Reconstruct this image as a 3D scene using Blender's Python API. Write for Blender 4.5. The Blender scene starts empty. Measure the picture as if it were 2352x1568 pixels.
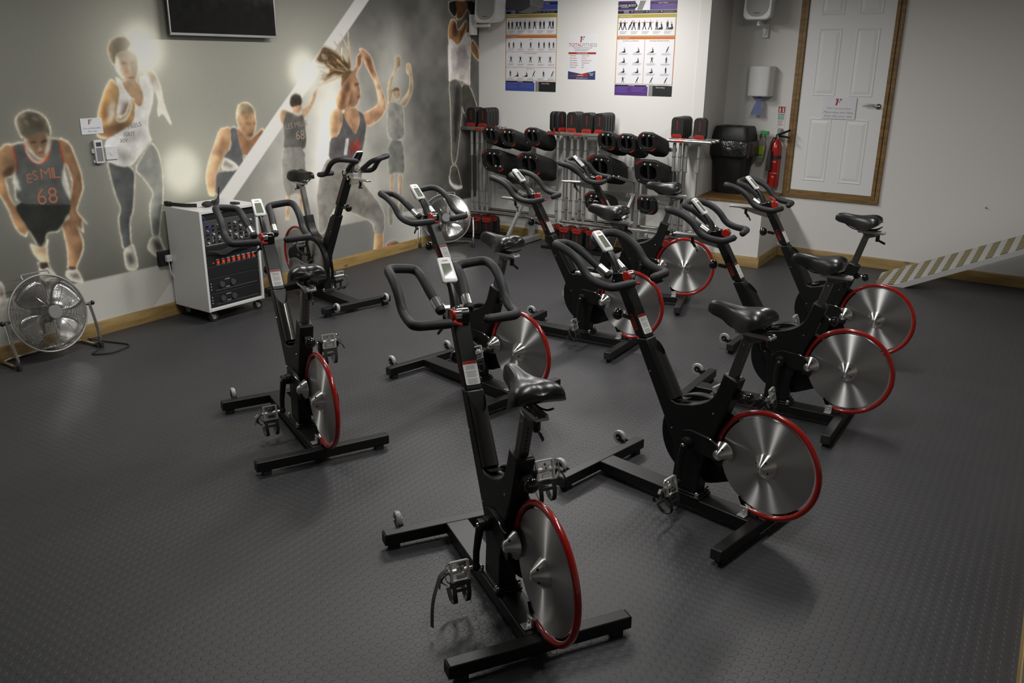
import bpy, math, random
import numpy as np
from mathutils import Vector, Matrix, Euler

# ------------------------------------------------------------------ camera, world, lights, exposure
scn = bpy.context.scene
COL = scn.collection
PI = math.pi
sin, cos = math.sin, math.cos
CAM_H, PITCH, ROLL, FPX = 1.888, 0.31938, 0.009336, 1961.08
cd = bpy.data.cameras.new('camera')
cam = bpy.data.objects.new('camera', cd)
COL.objects.link(cam)
cd.sensor_width = 36.0
cd.lens = FPX / 2352 * 36.0
cd.clip_start = 0.05
cam.matrix_world = Matrix.Translation((0, 0, CAM_H)) @ Matrix.Rotation(PI / 2 - PITCH, 4, 'X') @ Matrix.Rotation(ROLL, 4, 'Z')
scn.camera = cam
scn.view_settings.view_transform = 'Standard'
scn.view_settings.look = 'None'
scn.view_settings.gamma = 1.0
scn.view_settings.use_curve_mapping = False
scn.view_settings.exposure = 0.14
w = bpy.data.worlds.new('world')
scn.world = w
w.use_nodes = True
w.node_tree.nodes['Background'].inputs[0].default_value = (0.80, 0.84, 0.9, 1)
w.node_tree.nodes['Background'].inputs[1].default_value = 0.02

# the room: left wall along A_L, back wall along A_B, recessed wall and right-hand wall along A_R
A_L, A_B, A_R = math.radians(57.7), math.radians(-32.58), math.radians(-35.6)
CORNER = Vector((-0.3915, 9.7966, 0))
REC = Vector((2.72, 8.661, 0))
CEIL = 2.72
DL = Vector((cos(A_L), sin(A_L), 0)); NL = Vector((sin(A_L), -cos(A_L), 0))
DB = Vector((cos(A_B), sin(A_B), 0)); NB = Vector((sin(A_B), -cos(A_B), 0))
DR = Vector((cos(A_R), sin(A_R), 0)); NR = Vector((sin(A_R), -cos(A_R), 0))

def area_light(name, loc, sx, sy, power, rz, colour=(1.0, 0.985, 0.955)):
    l = bpy.data.lights.new(name, 'AREA')
    l.shape = 'RECTANGLE'; l.size = sx; l.size_y = sy; l.energy = power; l.color = colour
    o = bpy.data.objects.new(name, l); COL.objects.link(o)
    o.location = loc; o.rotation_euler = (0, 0, rz)
    return o
# ceiling light panels in two rows, along the room
LIGHTS = [(0.55, 7.70, 39), (-0.45, 6.25, 43), (-1.65, 4.35, 25), (1.75, 5.05, 31), (0.45, 3.0, 26)]
for i, (lx, ly, e) in enumerate(LIGHTS):
    area_light('ceiling_panel_light', (lx, ly, CEIL - 0.03), 1.2, 0.16, e, A_L)

# ------------------------------------------------------------------ materials
def lin(c):
    return tuple((x / 255.0) ** 2.2 for x in c)
def mat(name, c, rough=0.5, metal=0.0, bump=None, spec=0.5, coat=0.0, var=0.0, trans=0.0, emit=None):
    m = bpy.data.materials.new(name); m.use_nodes = True
    nt = m.node_tree; b = nt.nodes['Principled BSDF']
    b.inputs['Base Color'].default_value = (*c, 1)
    b.inputs['Roughness'].default_value = rough
    b.inputs['Metallic'].default_value = metal
    b.inputs['Specular IOR Level'].default_value = spec
    b.inputs['Coat Weight'].default_value = coat
    b.inputs['Transmission Weight'].default_value = trans
    if emit:
        b.inputs['Emission Color'].default_value = (*emit[0], 1); b.inputs['Emission Strength'].default_value = emit[1]
    tc = nt.nodes.new('ShaderNodeTexCoord')
    nz = nt.nodes.new('ShaderNodeTexNoise'); nz.inputs['Scale'].default_value = bump[0] if bump else 12.0
    nz.inputs['Detail'].default_value = 3
    nt.links.new(tc.outputs['Object'], nz.inputs['Vector'])
    v = var or 0.06
    mr = nt.nodes.new('ShaderNodeMapRange')
    mr.inputs['To Min'].default_value = max(0.0, rough - v); mr.inputs['To Max'].default_value = min(1.0, rough + v)
    nt.links.new(nz.outputs['Fac'], mr.inputs['Value']); nt.links.new(mr.outputs[0], b.inputs['Roughness'])
    if bump:
        bp = nt.nodes.new('ShaderNodeBump'); bp.inputs['Strength'].default_value = bump[1]; bp.inputs['Distance'].default_value = bump[2]
        nt.links.new(nz.outputs['Fac'], bp.inputs['Height']); nt.links.new(bp.outputs[0], b.inputs['Normal'])
    return m
def brushed(name, c, rough, axis, aniso, rot=0.0):
    m = mat(name, c, rough, 1.0); nt = m.node_tree; b = nt.nodes['Principled BSDF']
    t = nt.nodes.new('ShaderNodeTangent'); t.direction_type = 'RADIAL'; t.axis = axis
    b.inputs['Anisotropic'].default_value = aniso; b.inputs['Anisotropic Rotation'].default_value = rot
    nt.links.new(t.outputs[0], b.inputs['Tangent'])
    for l in list(b.inputs['Roughness'].links): nt.links.remove(l)
    return m
def wood(name, c1, c2, knot=0.0):
    m = bpy.data.materials.new(name); m.use_nodes = True
    nt = m.node_tree; b = nt.nodes['Principled BSDF']; b.inputs['Roughness'].default_value = 0.55
    tc = nt.nodes.new('ShaderNodeTexCoord'); mp = nt.nodes.new('ShaderNodeMapping')
    mp.inputs['Scale'].default_value = (1.4, 14, 14)
    nt.links.new(tc.outputs['Object'], mp.inputs['Vector'])
    nz = nt.nodes.new('ShaderNodeTexNoise'); nz.inputs['Scale'].default_value = 2.2; nz.inputs['Detail'].default_value = 5; nz.inputs['Distortion'].default_value = 0.6
    nt.links.new(mp.outputs[0], nz.inputs['Vector'])
    cr = nt.nodes.new('ShaderNodeValToRGB'); cr.color_ramp.elements[0].position = 0.32; cr.color_ramp.elements[1].position = 0.68
    cr.color_ramp.elements[0].color = (*c1, 1); cr.color_ramp.elements[1].color = (*c2, 1)
    nt.links.new(nz.outputs['Fac'], cr.inputs[0])
    vo = nt.nodes.new('ShaderNodeTexVoronoi'); vo.inputs['Scale'].default_value = 1.0
    mp2 = nt.nodes.new('ShaderNodeMapping'); mp2.inputs['Scale'].default_value = (3.2, 9, 9)
    nt.links.new(tc.outputs['Object'], mp2.inputs['Vector']); nt.links.new(mp2.outputs[0], vo.inputs['Vector'])
    kr = nt.nodes.new('ShaderNodeValToRGB'); kr.color_ramp.elements[0].position = 0.03; kr.color_ramp.elements[1].position = 0.13
    kr.color_ramp.elements[0].color = (0.25, 0.17, 0.12, 1); kr.color_ramp.elements[1].color = (1, 1, 1, 1)
    nt.links.new(vo.outputs['Distance'], kr.inputs[0])
    mx = nt.nodes.new('ShaderNodeMixRGB'); mx.blend_type = 'MULTIPLY'; mx.inputs[0].default_value = 0.9
    nt.links.new(cr.outputs[0], mx.inputs[1]); nt.links.new(kr.outputs[0], mx.inputs[2]); nt.links.new(mx.outputs[0], b.inputs['Base Color'])
    return m

M = {}
M['wall'] = mat('wall_paint', (0.74, 0.725, 0.70), 0.75, bump=(30, 0.12, 0.004), spec=0.25)
M['ceiling'] = mat('ceiling_paint', (0.55, 0.54, 0.52), 0.9)
M['white'] = mat('white_plastic', (0.72, 0.72, 0.71), 0.35)
M['paper'] = mat('paper', (0.74, 0.74, 0.77), 0.6)
M['doorw'] = mat('door_paint', (0.78, 0.78, 0.77), 0.45, bump=(160, 0.05, 0.001))
M['pine'] = wood('pine_skirting', (0.25, 0.155, 0.045), (0.38, 0.26, 0.095))
M['stained'] = wood('stained_frame_wood', (0.15, 0.082, 0.024), (0.26, 0.15, 0.05))
M['black'] = mat('black_powder_coat', (0.0065, 0.0065, 0.0063), 0.42, bump=(600, 0.08, 0.0005), spec=0.42)
M['blackgloss'] = mat('black_gloss', (0.008, 0.008, 0.008), 0.12, coat=0.5)
M['smoke'] = mat('dark_gloss_metal', (0.075, 0.075, 0.068), 0.20, metal=0.75)
M['rubber'] = mat('black_rubber', (0.02, 0.02, 0.02), 0.7)
M['foam'] = mat('grip_foam', (0.019, 0.019, 0.020), 0.60, bump=(900, 0.2, 0.0006), spec=0.35)
M['red'] = mat('red_tube', (0.33, 0.010, 0.006), 0.22, coat=0.5)
M['redp'] = mat('red_plastic', (0.36, 0.018, 0.010), 0.35)
M['redtxt'] = mat('red_print', (0.36, 0.03, 0.015), 0.5)
M['chrome'] = mat('chrome', (0.80, 0.79, 0.77), 0.10, metal=1.0)
M['fanblade'] = mat('polished_blade', (0.62, 0.62, 0.61), 0.22, metal=1.0)
M['alu'] = brushed('brushed_aluminium', (0.76, 0.755, 0.74), 0.42, 'Y', 1.0, 0.25)
M['turned'] = brushed('turned_aluminium', (0.86, 0.85, 0.83), 0.36, 'Y', 1.0, 0.25)
M['satin'] = mat('satin_aluminium', (0.50, 0.49, 0.465), 0.36, metal=1.0)
M['post'] = mat('dull_steel_post', (0.22, 0.21, 0.195), 0.38, metal=1.0)
M['sleeve'] = mat('polished_sleeve', (0.72, 0.71, 0.69), 0.24, metal=1.0)
M['cast'] = mat('cast_silver', (0.60, 0.60, 0.58), 0.30, metal=0.55)
M['sadl'] = mat('saddle_vinyl', (0.010, 0.010, 0.010), 0.33, spec=0.5)
M['wheel'] = mat('clear_wheel', (0.42, 0.42, 0.42), 0.35)
M['screen'] = mat('lcd_screen', (0.16, 0.19, 0.14), 0.06, coat=1.0)
M['sticker'] = mat('sticker_white', (0.62, 0.62, 0.60), 0.45)
M['grey'] = mat('grey_plastic', (0.22, 0.22, 0.225), 0.5)
M['dkgrey'] = mat('dark_grey', (0.06, 0.06, 0.06), 0.5)
M['galv'] = mat('galvanised_steel', (0.40, 0.40, 0.39), 0.42, metal=0.6)
M['ink'] = mat('dark_ink', (0.05, 0.05, 0.06), 0.6)
M['inkgrey'] = mat('grey_ink', (0.30, 0.30, 0.32), 0.6)
M['navy'] = mat('navy_print', (0.03, 0.04, 0.14), 0.5)
M['blue'] = mat('blue_print', (0.035, 0.07, 0.30), 0.5)
M['purple'] = mat('purple_print', (0.085, 0.028, 0.19), 0.5)
M['blackp'] = mat('black_print', (0.012, 0.012, 0.014), 0.5)
M['mustard'] = mat('mustard_print', (0.40, 0.30, 0.05), 0.5)
M['orange'] = mat('orange_print', (0.50, 0.15, 0.035), 0.5)
M['skinp'] = mat('skin_print', (0.45, 0.25, 0.16), 0.5)
M['lilac'] = mat('lilac_print', (0.14, 0.10, 0.36), 0.5)
M['green'] = mat('green_plastic', (0.06, 0.30, 0.10), 0.3)
M['greenp'] = mat('green_print', (0.25, 0.45, 0.30), 0.5)
M['bluecloth'] = mat('blue_paper_towel', (0.20, 0.24, 0.46), 0.8)
M['clear'] = mat('clear_plastic', (0.85, 0.87, 0.85), 0.08, trans=0.85)
M['lime'] = mat('lime_label', (0.42, 0.50, 0.05), 0.4)
M['led'] = mat('lit_red_switch', (0.5, 0.04, 0.02), 0.3, emit=((1.0, 0.10, 0.04), 0.22))
M['tv'] = mat('tv_screen', (0.012, 0.012, 0.012), 0.12)
M['tvframe'] = mat('tv_bezel', (0.40, 0.40, 0.41), 0.3, metal=0.6)
M['plate'] = mat('weight_plate_rubber', (0.011, 0.011, 0.011), 0.5)
M['extred'] = mat('extinguisher_red', (0.36, 0.012, 0.008), 0.25, coat=0.4)
M['blueled'] = mat('blue_jack', (0.03, 0.05, 0.5), 0.3)
M['mesh'] = mat('speaker_grille', (0.36, 0.36, 0.34), 0.6, bump=(500, 0.5, 0.002))
M['gripyellow'] = mat('yellow_grip', (0.40, 0.33, 0.10), 0.8)
M['gripdark'] = mat('dark_grip', (0.12, 0.11, 0.10), 0.8)
M['rampgrey'] = mat('ramp_paint', (0.44, 0.43, 0.42), 0.6)
M['bag'] = mat('bin_bag_film', (0.014, 0.014, 0.014), 0.22, bump=(26, 0.7, 0.012))
M['binblack'] = mat('bin_plastic', (0.010, 0.010, 0.010), 0.55, bump=(300, 0.15, 0.001))

# floor: dark studded rubber, studs as a procedural bump on the room's grid
def floor_mat():
    m = bpy.data.materials.new('studded_rubber_floor'); m.use_nodes = True
    nt = m.node_tree; b = nt.nodes['Principled BSDF']; N = nt.nodes.new; L = nt.links.new
    tc = N('ShaderNodeTexCoord'); mp = N('ShaderNodeMapping'); mp.vector_type = 'TEXTURE'
    mp.inputs['Rotation'].default_value = (0, 0, A_L); mp.inputs['Scale'].default_value = (0.0366, 0.0366, 1)
    L(tc.outputs['Object'], mp.inputs['Vector'])
    fr = N('ShaderNodeVectorMath'); fr.operation = 'FRACTION'; L(mp.outputs[0], fr.inputs[0])
    sb = N('ShaderNodeVectorMath'); sb.operation = 'SUBTRACT'; sb.inputs[1].default_value = (0.5, 0.5, 0); L(fr.outputs[0], sb.inputs[0])
    ml = N('ShaderNodeVectorMath'); ml.operation = 'MULTIPLY'; ml.inputs[1].default_value = (1, 1, 0); L(sb.outputs[0], ml.inputs[0])
    ln = N('ShaderNodeVectorMath'); ln.operation = 'LENGTH'; L(ml.outputs[0], ln.inputs[0])
    mr = N('ShaderNodeMapRange'); mr.interpolation_type = 'SMOOTHSTEP'
    mr.inputs['From Min'].default_value = 0.37; mr.inputs['From Max'].default_value = 0.29
    L(ln.outputs['Value'], mr.inputs['Value'])
    n1 = N('ShaderNodeTexNoise'); n1.inputs['Scale'].default_value = 1.3; n1.inputs['Detail'].default_value = 4; L(tc.outputs['Object'], n1.inputs['Vector'])
    n2 = N('ShaderNodeTexNoise'); n2.inputs['Scale'].default_value = 90; n2.inputs['Detail'].default_value = 2; L(tc.outputs['Object'], n2.inputs['Vector'])
    cr = N('ShaderNodeValToRGB'); cr.color_ramp.elements[0].color = (0.037, 0.0365, 0.039, 1); cr.color_ramp.elements[1].color = (0.053, 0.052, 0.055, 1)
    L(n1.outputs['Fac'], cr.inputs[0]); L(cr.outputs[0], b.inputs['Base Color'])
    r = N('ShaderNodeMapRange'); r.inputs['To Min'].default_value = 0.40; r.inputs['To Max'].default_value = 0.56; L(n1.outputs['Fac'], r.inputs['Value']); L(r.outputs[0], b.inputs['Roughness'])
    b.inputs['Specular IOR Level'].default_value = 0.42
    b1 = N('ShaderNodeBump'); b1.inputs['Strength'].default_value = 0.62; b1.inputs['Distance'].default_value = 0.0012; L(mr.outputs[0], b1.inputs['Height'])
    b2 = N('ShaderNodeBump'); b2.inputs['Strength'].default_value = 0.12; b2.inputs['Distance'].default_value = 0.001; L(n2.outputs['Fac'], b2.inputs['Height']); L(b1.outputs[0], b2.inputs['Normal'])
    L(b2.outputs[0], b.inputs['Normal'])
    return m
M['floor'] = floor_mat()

# ------------------------------------------------------------------ mesh helpers
class MB:
    def __init__(s): s.v = []; s.f = []; s.mi = []; s.ms = []; s.cur = 0
    def use(s, m):
        m = M[m] if isinstance(m, str) else m
        if m not in s.ms: s.ms.append(m)
        s.cur = s.ms.index(m); return s
    def add(s, vs, fs):
        o = len(s.v); s.v += [tuple(v) for v in vs]
        for f in fs: s.f.append([i + o for i in f]); s.mi.append(s.cur)
        return s
    def box(s, x0, x1, y0, y1, z0, z1, mt=None):
        vs = [Vector(p) for p in ((x0, y0, z0), (x1, y0, z0), (x1, y1, z0), (x0, y1, z0), (x0, y0, z1), (x1, y0, z1), (x1, y1, z1), (x0, y1, z1))]
        if mt: vs = [mt @ p for p in vs]
        return s.add(vs, [(0, 3, 2, 1), (4, 5, 6, 7), (0, 1, 5, 4), (1, 2, 6, 5), (2, 3, 7, 6), (3, 0, 4, 7)])
    def bar(s, a, b, wx, wy, up=(0, 1, 0)):            # rectangular bar from a to b; wy measured along "up"
        a = Vector(a); b = Vector(b); d = (b - a); L = d.length; d.normalize(); u = Vector(up); r = d.cross(u).normalized(); u = r.cross(d)
        mt = Matrix((r, u, d)).transposed().to_4x4(); mt.translation = a
        return s.box(-wx / 2, wx / 2, -wy / 2, wy / 2, 0, L, mt)
    def prism(s, poly, a0, a1, axis='y', hole=None):    # polygon in the plane across the axis
        def P(u, v, a):
            return (u, a, v) if axis == 'y' else ((u, v, a) if axis == 'z' else (a, u, v))
        ar = sum(poly[i][0] * poly[(i + 1) % len(poly)][1] - poly[(i + 1) % len(poly)][0] * poly[i][1] for i in range(len(poly)))
        if ar < 0: poly = poly[::-1]
        n = len(poly); fl = axis == 'y'
        if a0 > a1: a0, a1 = a1, a0
        if hole is None:
            vs = [P(u, v, a0) for u, v in poly] + [P(u, v, a1) for u, v in poly]
            f0 = list(range(n - 1, -1, -1)); f1 = list(range(n, 2 * n)); fs = [f0, f1]
            fs += [(i, (i + 1) % n, n + (i + 1) % n, n + i) for i in range(n)]
        else:
            vs = [P(u, v, a) for a in (a0, a1) for q in (poly, hole) for u, v in q]; fs = []
            for i in range(n):
                j = (i + 1) % n
                fs += [(i, n + i, n + j, j), (2 * n + i, 2 * n + j, 3 * n + j, 3 * n + i), (i, j, 2 * n + j, 2 * n + i), (n + i, 3 * n + i, 3 * n + j, n + j)]
        if fl: fs = [tuple(reversed(f)) for f in fs]
        return s.add(vs, fs)
    def tube(s, path, r, n=12, closed=False, caps=True):
        P = [Vector(p) for p in path]; k = len(P); R = r if isinstance(r, (list, tuple)) else [r] * k
        T = []
        for i in range(k):
            a = P[(i - 1) % k] if (closed or i > 0) else P[i]; b = P[(i + 1) % k] if (closed or i < k - 1) else P[i]
            T.append((b - a).normalized())
        u = T[0].orthogonal().normalized(); vs = []
        for i in range(k):
            if i: 
                ax = T[i - 1].cross(T[i]); 
                if ax.length > 1e-8: u = Matrix.Rotation(T[i - 1].angle(T[i]), 3, ax) @ u
            u = (u - T[i] * u.dot(T[i])).normalized(); v = T[i].cross(u)
            vs += [P[i] + (u * cos(2 * PI * j / n) + v * sin(2 * PI * j / n)) * R[i] for j in range(n)]
        fs = []
        for i in range(k if closed else k - 1):
            o = ((i + 1) % k) * n
            fs += [(i * n + j, i * n + (j + 1) % n, o + (j + 1) % n, o + j) for j in range(n)]
        if caps and not closed: fs += [tuple(range(n - 1, -1, -1)), tuple((k - 1) * n + j for j in range(n))]
        return s.add(vs, fs)
    def ribbon(s, path, wd, th, side=(0, 1, 0)):         # flat strap along a path
        P = [Vector(p) for p in path]; k = len(P); sd = Vector(side).normalized(); vs = []
        for i in range(k):
            t = (P[min(i + 1, k - 1)] - P[max(i - 1, 0)]).normalized(); n_ = t.cross(sd).normalized()
            vs += [P[i] + sd * a * wd / 2 + n_ * b * th / 2 for a, b in ((-1, -1), (1, -1), (1, 1), (-1, 1))]
        fs = [(3, 2, 1, 0), tuple((k - 1) * 4 + j for j in range(4))]
        for i in range(k - 1): fs += [(i * 4 + j, i * 4 + (j + 1) % 4, i * 4 + 4 + (j + 1) % 4, i * 4 + 4 + j) for j in range(4)]
        return s.add(vs, fs)
    def lathe(s, prof, c, axis, n=32, closed=False):     # prof: (radius, distance along axis)
        c = Vector(c); a = Vector(axis).normalized(); u = a.orthogonal().normalized(); v = a.cross(u); vs = []; k = len(prof)
        for r, h in prof: vs += [c + a * h + (u * cos(2 * PI * j / n) + v * sin(2 * PI * j / n)) * max(r, 1e-5) for j in range(n)]
        fs = []
        for i in range(k if closed else k - 1):
            o = ((i + 1) % k) * n
            fs += [(i * n + j, i * n + (j + 1) % n, o + (j + 1) % n, o + j) for j in range(n)]
        if not closed: fs += [tuple(range(n - 1, -1, -1)), tuple((k - 1) * n + j for j in range(n))]
        return s.add(vs, fs)
    def cyl(s, a, b, r, n=20):
        a = Vector(a); b = Vector(b); return s.lathe([(r, 0), (r, (b - a).length)], a, b - a, n)
    def ball(s, c, r, n=16, sc=(1, 1, 1)):
        k = n // 2; vs = []; c = Vector(c)
        for i in range(k + 1):
            t = PI * i / k
            vs += [c + Vector((sc[0] * r * sin(t) * cos(2 * PI * j / n), sc[1] * r * sin(t) * sin(2 * PI * j / n), sc[2] * r * cos(t))) for j in range(n)]
        fs = [(i * n + j, (i + 1) * n + j, (i + 1) * n + (j + 1) % n, i * n + (j + 1) % n) for i in range(k) for j in range(n)]
        return s.add(vs, fs)
    def quad(s, pts): return s.add(pts, [tuple(range(len(pts)))])
    def text(s, t, size, o, xd, yd, lift=0.0005, align='CENTER', th=0.0002):
        me = text_mesh(t, size, align, th); X = Vector(xd).normalized(); Y = Vector(yd).normalized(); Z = X.cross(Y)
        o = Vector(o) + Z * lift
        return s.add([o + X * v.co.x + Y * v.co.y + Z * v.co.z for v in me.vertices], [tuple(p.vertices) for p in me.polygons])
    def build(s, name, parent=None, loc=None, bevel=0.0, sub=0, ang=35, seg=2):
        if not s.ms: s.use('black'); s.mi = [0] * len(s.f)
        me = bpy.data.meshes.new(name); off = Vector(loc) if loc else Vector((0, 0, 0))
        me.from_pydata([tuple(Vector(v) - off) for v in s.v], [], s.f)
        for m in s.ms: me.materials.append(m)
        me.polygons.foreach_set('material_index', s.mi)
        me.polygons.foreach_set('use_smooth', [True] * len(s.f))
        me.update(); me.set_sharp_from_angle(angle=math.radians(ang))
        o = bpy.data.objects.new(name, me); COL.objects.link(o); o.location = off
        if parent: o.parent = parent
        if bevel:
            b = o.modifiers.new('bevel', 'BEVEL'); b.width = bevel; b.segments = seg; b.limit_method = 'ANGLE'; b.angle_limit = math.radians(40); b.harden_normals = False
        if sub:
            q = o.modifiers.new('sub', 'SUBSURF'); q.levels = sub; q.render_levels = sub
        return o
_tx = {}
def text_mesh(t, size, align, th):
    k = (t, size, align, th)
    if k in _tx: return _tx[k]
    c = bpy.data.curves.new('t', 'FONT'); c.body = t; c.size = size; c.align_x = align; c.align_y = 'CENTER'; c.extrude = th; c.resolution_u = 3
    o = bpy.data.objects.new('t', c); COL.objects.link(o); bpy.context.view_layer.update()
    me = bpy.data.meshes.new_from_object(o.evaluated_get(bpy.context.evaluated_depsgraph_get()))
    bpy.data.objects.remove(o); _tx[k] = me; return me
def fillet(pts, rad, n=6):
    P = [Vector(p) for p in pts]; out = [P[0]]
    for i in range(1, len(P) - 1):
        r = rad[i - 1] if isinstance(rad, (list, tuple)) else rad
        a = (P[i - 1] - P[i]); b = (P[i + 1] - P[i]); r = min(r, a.length * 0.49, b.length * 0.49)
        A = P[i] + a.normalized() * r; B = P[i] + b.normalized() * r
        for j in range(n + 1):
            t = j / n; out.append(A * (1 - t) ** 2 + P[i] * 2 * t * (1 - t) + B * t * t)
    out.append(P[-1]); return out
def circ(cx, cy, r, n=32, a0=0.0, a1=2 * PI, end=False):
    k = n if not end else n - 1
    return [(cx + r * cos(a0 + (a1 - a0) * i / k), cy + r * sin(a0 + (a1 - a0) * i / k)) for i in range(n)]
def rrect(cx, cy, w_, h_, r, n=5):
    out = []
    for sx, sy, a in ((1, 1, 0), (-1, 1, PI / 2), (-1, -1, PI), (1, -1, 1.5 * PI)):
        for i in range(n + 1):
            t = a + PI / 2 * i / n; out.append((cx + sx * (w_ / 2 - r) + r * cos(t), cy + sy * (h_ / 2 - r) + r * sin(t)))
    return out
def empty(name, label, cat, loc=(0, 0, 0), rz=0.0, group=None):
    o = bpy.data.objects.new(name, None); COL.objects.link(o); o.empty_display_size = 0.1
    o.location = loc; o.rotation_euler = (0, 0, rz); o['label'] = label; o['category'] = cat
    if group: o['group'] = group
    return o
def tag(o, label, cat, group=None):
    o['label'] = label; o['category'] = cat
    if group: o['group'] = group
    return o
def struct(mb, name, loc=None, rz=0.0, **k):
    o = mb.build(name, **k); o['kind'] = 'structure'
    if loc is not None: o.location = loc
    o.rotation_euler = (0, 0, rz); return o
def onL(s_, w_, z): return CORNER + DL * s_ + NL * w_ + Vector((0, 0, z))
def onB(s_, w_, z): return CORNER + DB * s_ + NB * w_ + Vector((0, 0, z))
def onR(s_, w_, z): return REC + DR * s_ + NR * w_ + Vector((0, 0, z))
# in every wall's own frame x runs along the wall, -y points into the room, z is up

# ------------------------------------------------------------------ the room
b = MB().use('floor'); b.quad([(-9, -3, 0), (9, -3, 0), (9, 13, 0), (-9, 13, 0)]); struct(b, 'floor')
b = MB().use('ceiling'); b.quad([(-9, -3, CEIL), (-9, 13, CEIL), (9, 13, CEIL), (9, -3, CEIL)]); struct(b, 'ceiling')
b = MB().use('wall'); b.box(-9.6, 0, 0, 0.12, 0, CEIL); struct(b, 'wall_left', CORNER, A_L)
# back wall: full height as far as the alcove, then only a low block with the ledge on it
S1, S2, LEDGE = 2.60, 3.251, 0.605
b = MB().use('wall'); b.box(0, S1, 0, 0.12, 0, CEIL); b.box(S1, S2, 0, 0.10, 0, LEDGE); struct(b, 'wall_back', CORNER, A_B)
k = onB(S2, 0, 0); q = onR(0, 0, 0); d = (q - k); aS = math.atan2(d.y, d.x); LS = d.length
b = MB().use('wall'); b.box(0, LS, 0, 0.1, 0, LEDGE); struct(b, 'wall_ledge_side', k, aS)
k2 = onB(S1, 0, 0); q2 = onR(-0.69, 0, 0); d2 = q2 - k2
b = MB().use('wall'); b.box(0, d2.length, -0.0, 0.1, 0, CEIL); struct(b, 'wall_alcove_side', k2, math.atan2(d2.y, d2.x))
b = MB().use('wall'); b.box(-0.9, 5.4, 0, 0.12, 0, CEIL); struct(b, 'wall_right', REC, A_R)
# right-hand wall just outside the picture and the wall behind the camera
RW0 = Vector((2.085, 2.985, 0)) - DL * 6
b = MB().use('wall'); b.box(-1, 11.0, -2.5, -2.38, 0, CEIL); struct(b, 'wall_east', RW0, A_L)
b = MB().use('dkgrey'); b.box(0, 10.9, -2.38, -0.02, 0, 0.104); struct(b, 'trim_3', RW0, A_L)
b = MB().use('wall'); b.box(-9, 9, -0.1, 0, 0, CEIL); struct(b, 'wall_rear', (0, -1.4, 0), 0)
# the wooden ledge in the alcove
P = [onB(S1, 0, 0), onB(S2, -0.0, 0), onR(0.0, 0.0, 0), onR(-0.69, 0, 0)]
pl = [(onB(S1 - .0, 0.012, 0).x, onB(S1, 0.012, 0).y), (onB(S2 + .005, 0.012, 0).x, onB(S2 + .005, 0.012, 0).y), (P[2].x, P[2].y), (P[3].x, P[3].y)]
b = MB().use('stained'); b.prism(pl, LEDGE, LEDGE + 0.022, 'z'); struct(b, 'trim_1', bevel=0.003)
def skirting(name, loc, rz, x0, x1, h=0.098):
    b = MB().use('pine'); b.prism([(0, 0), (-0.02, 0), (-0.02, h - 0.014), (-0.014, h - 0.002), (0, h)], x0, x1, 'x'); return struct(b, name, loc, rz)
skirting('baseboard_left', CORNER, A_L, -9.4, 0)
skirting('baseboard_back', CORNER, A_B, 0.02, S2 + 0.02)
skirting('baseboard_ledge', k, aS, -0.02, LS - .0)
skirting('baseboard_right', REC, A_R, 0.0, 2.5)
b = MB().use('pine'); b.box(0, 11, 0, -0.02, 0, 0.098); b.use('satin').box(0, 11, -0.004, -0.030, 0.098, 0.108); struct(b, 'baseboard_east', RW0, A_L)
# scuffs: small filler spots on the right wall belong to the paint
b = MB().use('redtxt')

# ------------------------------------------------------------------ door (raised above the floor) in a stained frame
def in_frame(name, loc, rz, label=None, cat=None):
    o = bpy.data.objects.new(name, None); COL.objects.link(o); o.location = loc; o.rotation_euler = (0, 0, rz); return o
b = MB().use('stained'); DZ = 0.605
b.box(-0.004, 0.034, -0.022, 0, DZ, 2.66); b.box(0.036, 0.068, -0.030, 0, DZ + .04, 2.66)
b.box(0.885, 0.922, -0.022, 0, DZ, 2.66); b.box(0.850, 0.883, -0.030, 0, DZ + .04, 2.66)
b.box(-0.004, 0.922, -0.024, 0, DZ - 0.002, DZ + 0.07); b.box(-.004, .922, -.024, 0, 2.62, 2.69)
o = struct(b, 'trim_2', REC, A_R, bevel=0.003)
b = MB().use('doorw'); b.box(0.070, 0.848, -0.012, 0.0, DZ + 0.073, 2.62)
def panel(x0, x1, z0, z1):
    for (a, y) in ((0.0, -0.0125), (0.012, -0.0185), (0.030, -0.0135), (0.055, -0.0185)): pass
    d = [0.0, 0.010, 0.022, 0.050]; yy = [-0.0121, -0.0165, -0.0125, -0.0175]
    rects = [[(x0 + e, y, z0 + e), (x1 - e, y, z0 + e), (x1 - e, y, z1 - e), (x0 + e, y, z1 - e)] for e, y in zip(d, yy)]
    for r0, r1 in zip(rects, rects[1:]):
        for i in range(4): j = (i + 1) % 4; b.quad([r0[i], r0[j], r1[j], r1[i]])
    b.quad(rects[-1])
for x0, x1 in ((0.182, 0.400), (0.520, 0.738)):
    panel(x0, x1, 0.775, 1.378); panel(x0, x1, 1.578, 2.185); panel(x0, x1, 2.300, 2.52)
dr = struct(b, 'door_1', REC, A_R, ang=20)
b = MB().use('chrome'); b.lathe([(0.026, 0), (0.026, 0.006), (0.022, 0.009)], (0.805, -0.012, 1.500), (0, -1, 0), 24)
b.cyl((0.805, -0.012, 1.5), (0.805, -0.055, 1.5), 0.009); b.tube(fillet([(0.805, -0.052, 1.5), (0.775, -0.056, 1.515), (0.735, -0.056, 1.518), (0.672, -0.052, 1.507)], 0.03), [0.010] * 1 + [0.009] * 15 + [0.008])if False else b.use('satin').tube([(0.805, -0.052, 1.5), (0.775, -0.056, 1.512), (0.735, -0.056, 1.516), (0.672, -0.052, 1.507)], [0.010, 0.010, 0.009, 0.007])
b.build('door_handle', dr)

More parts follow.
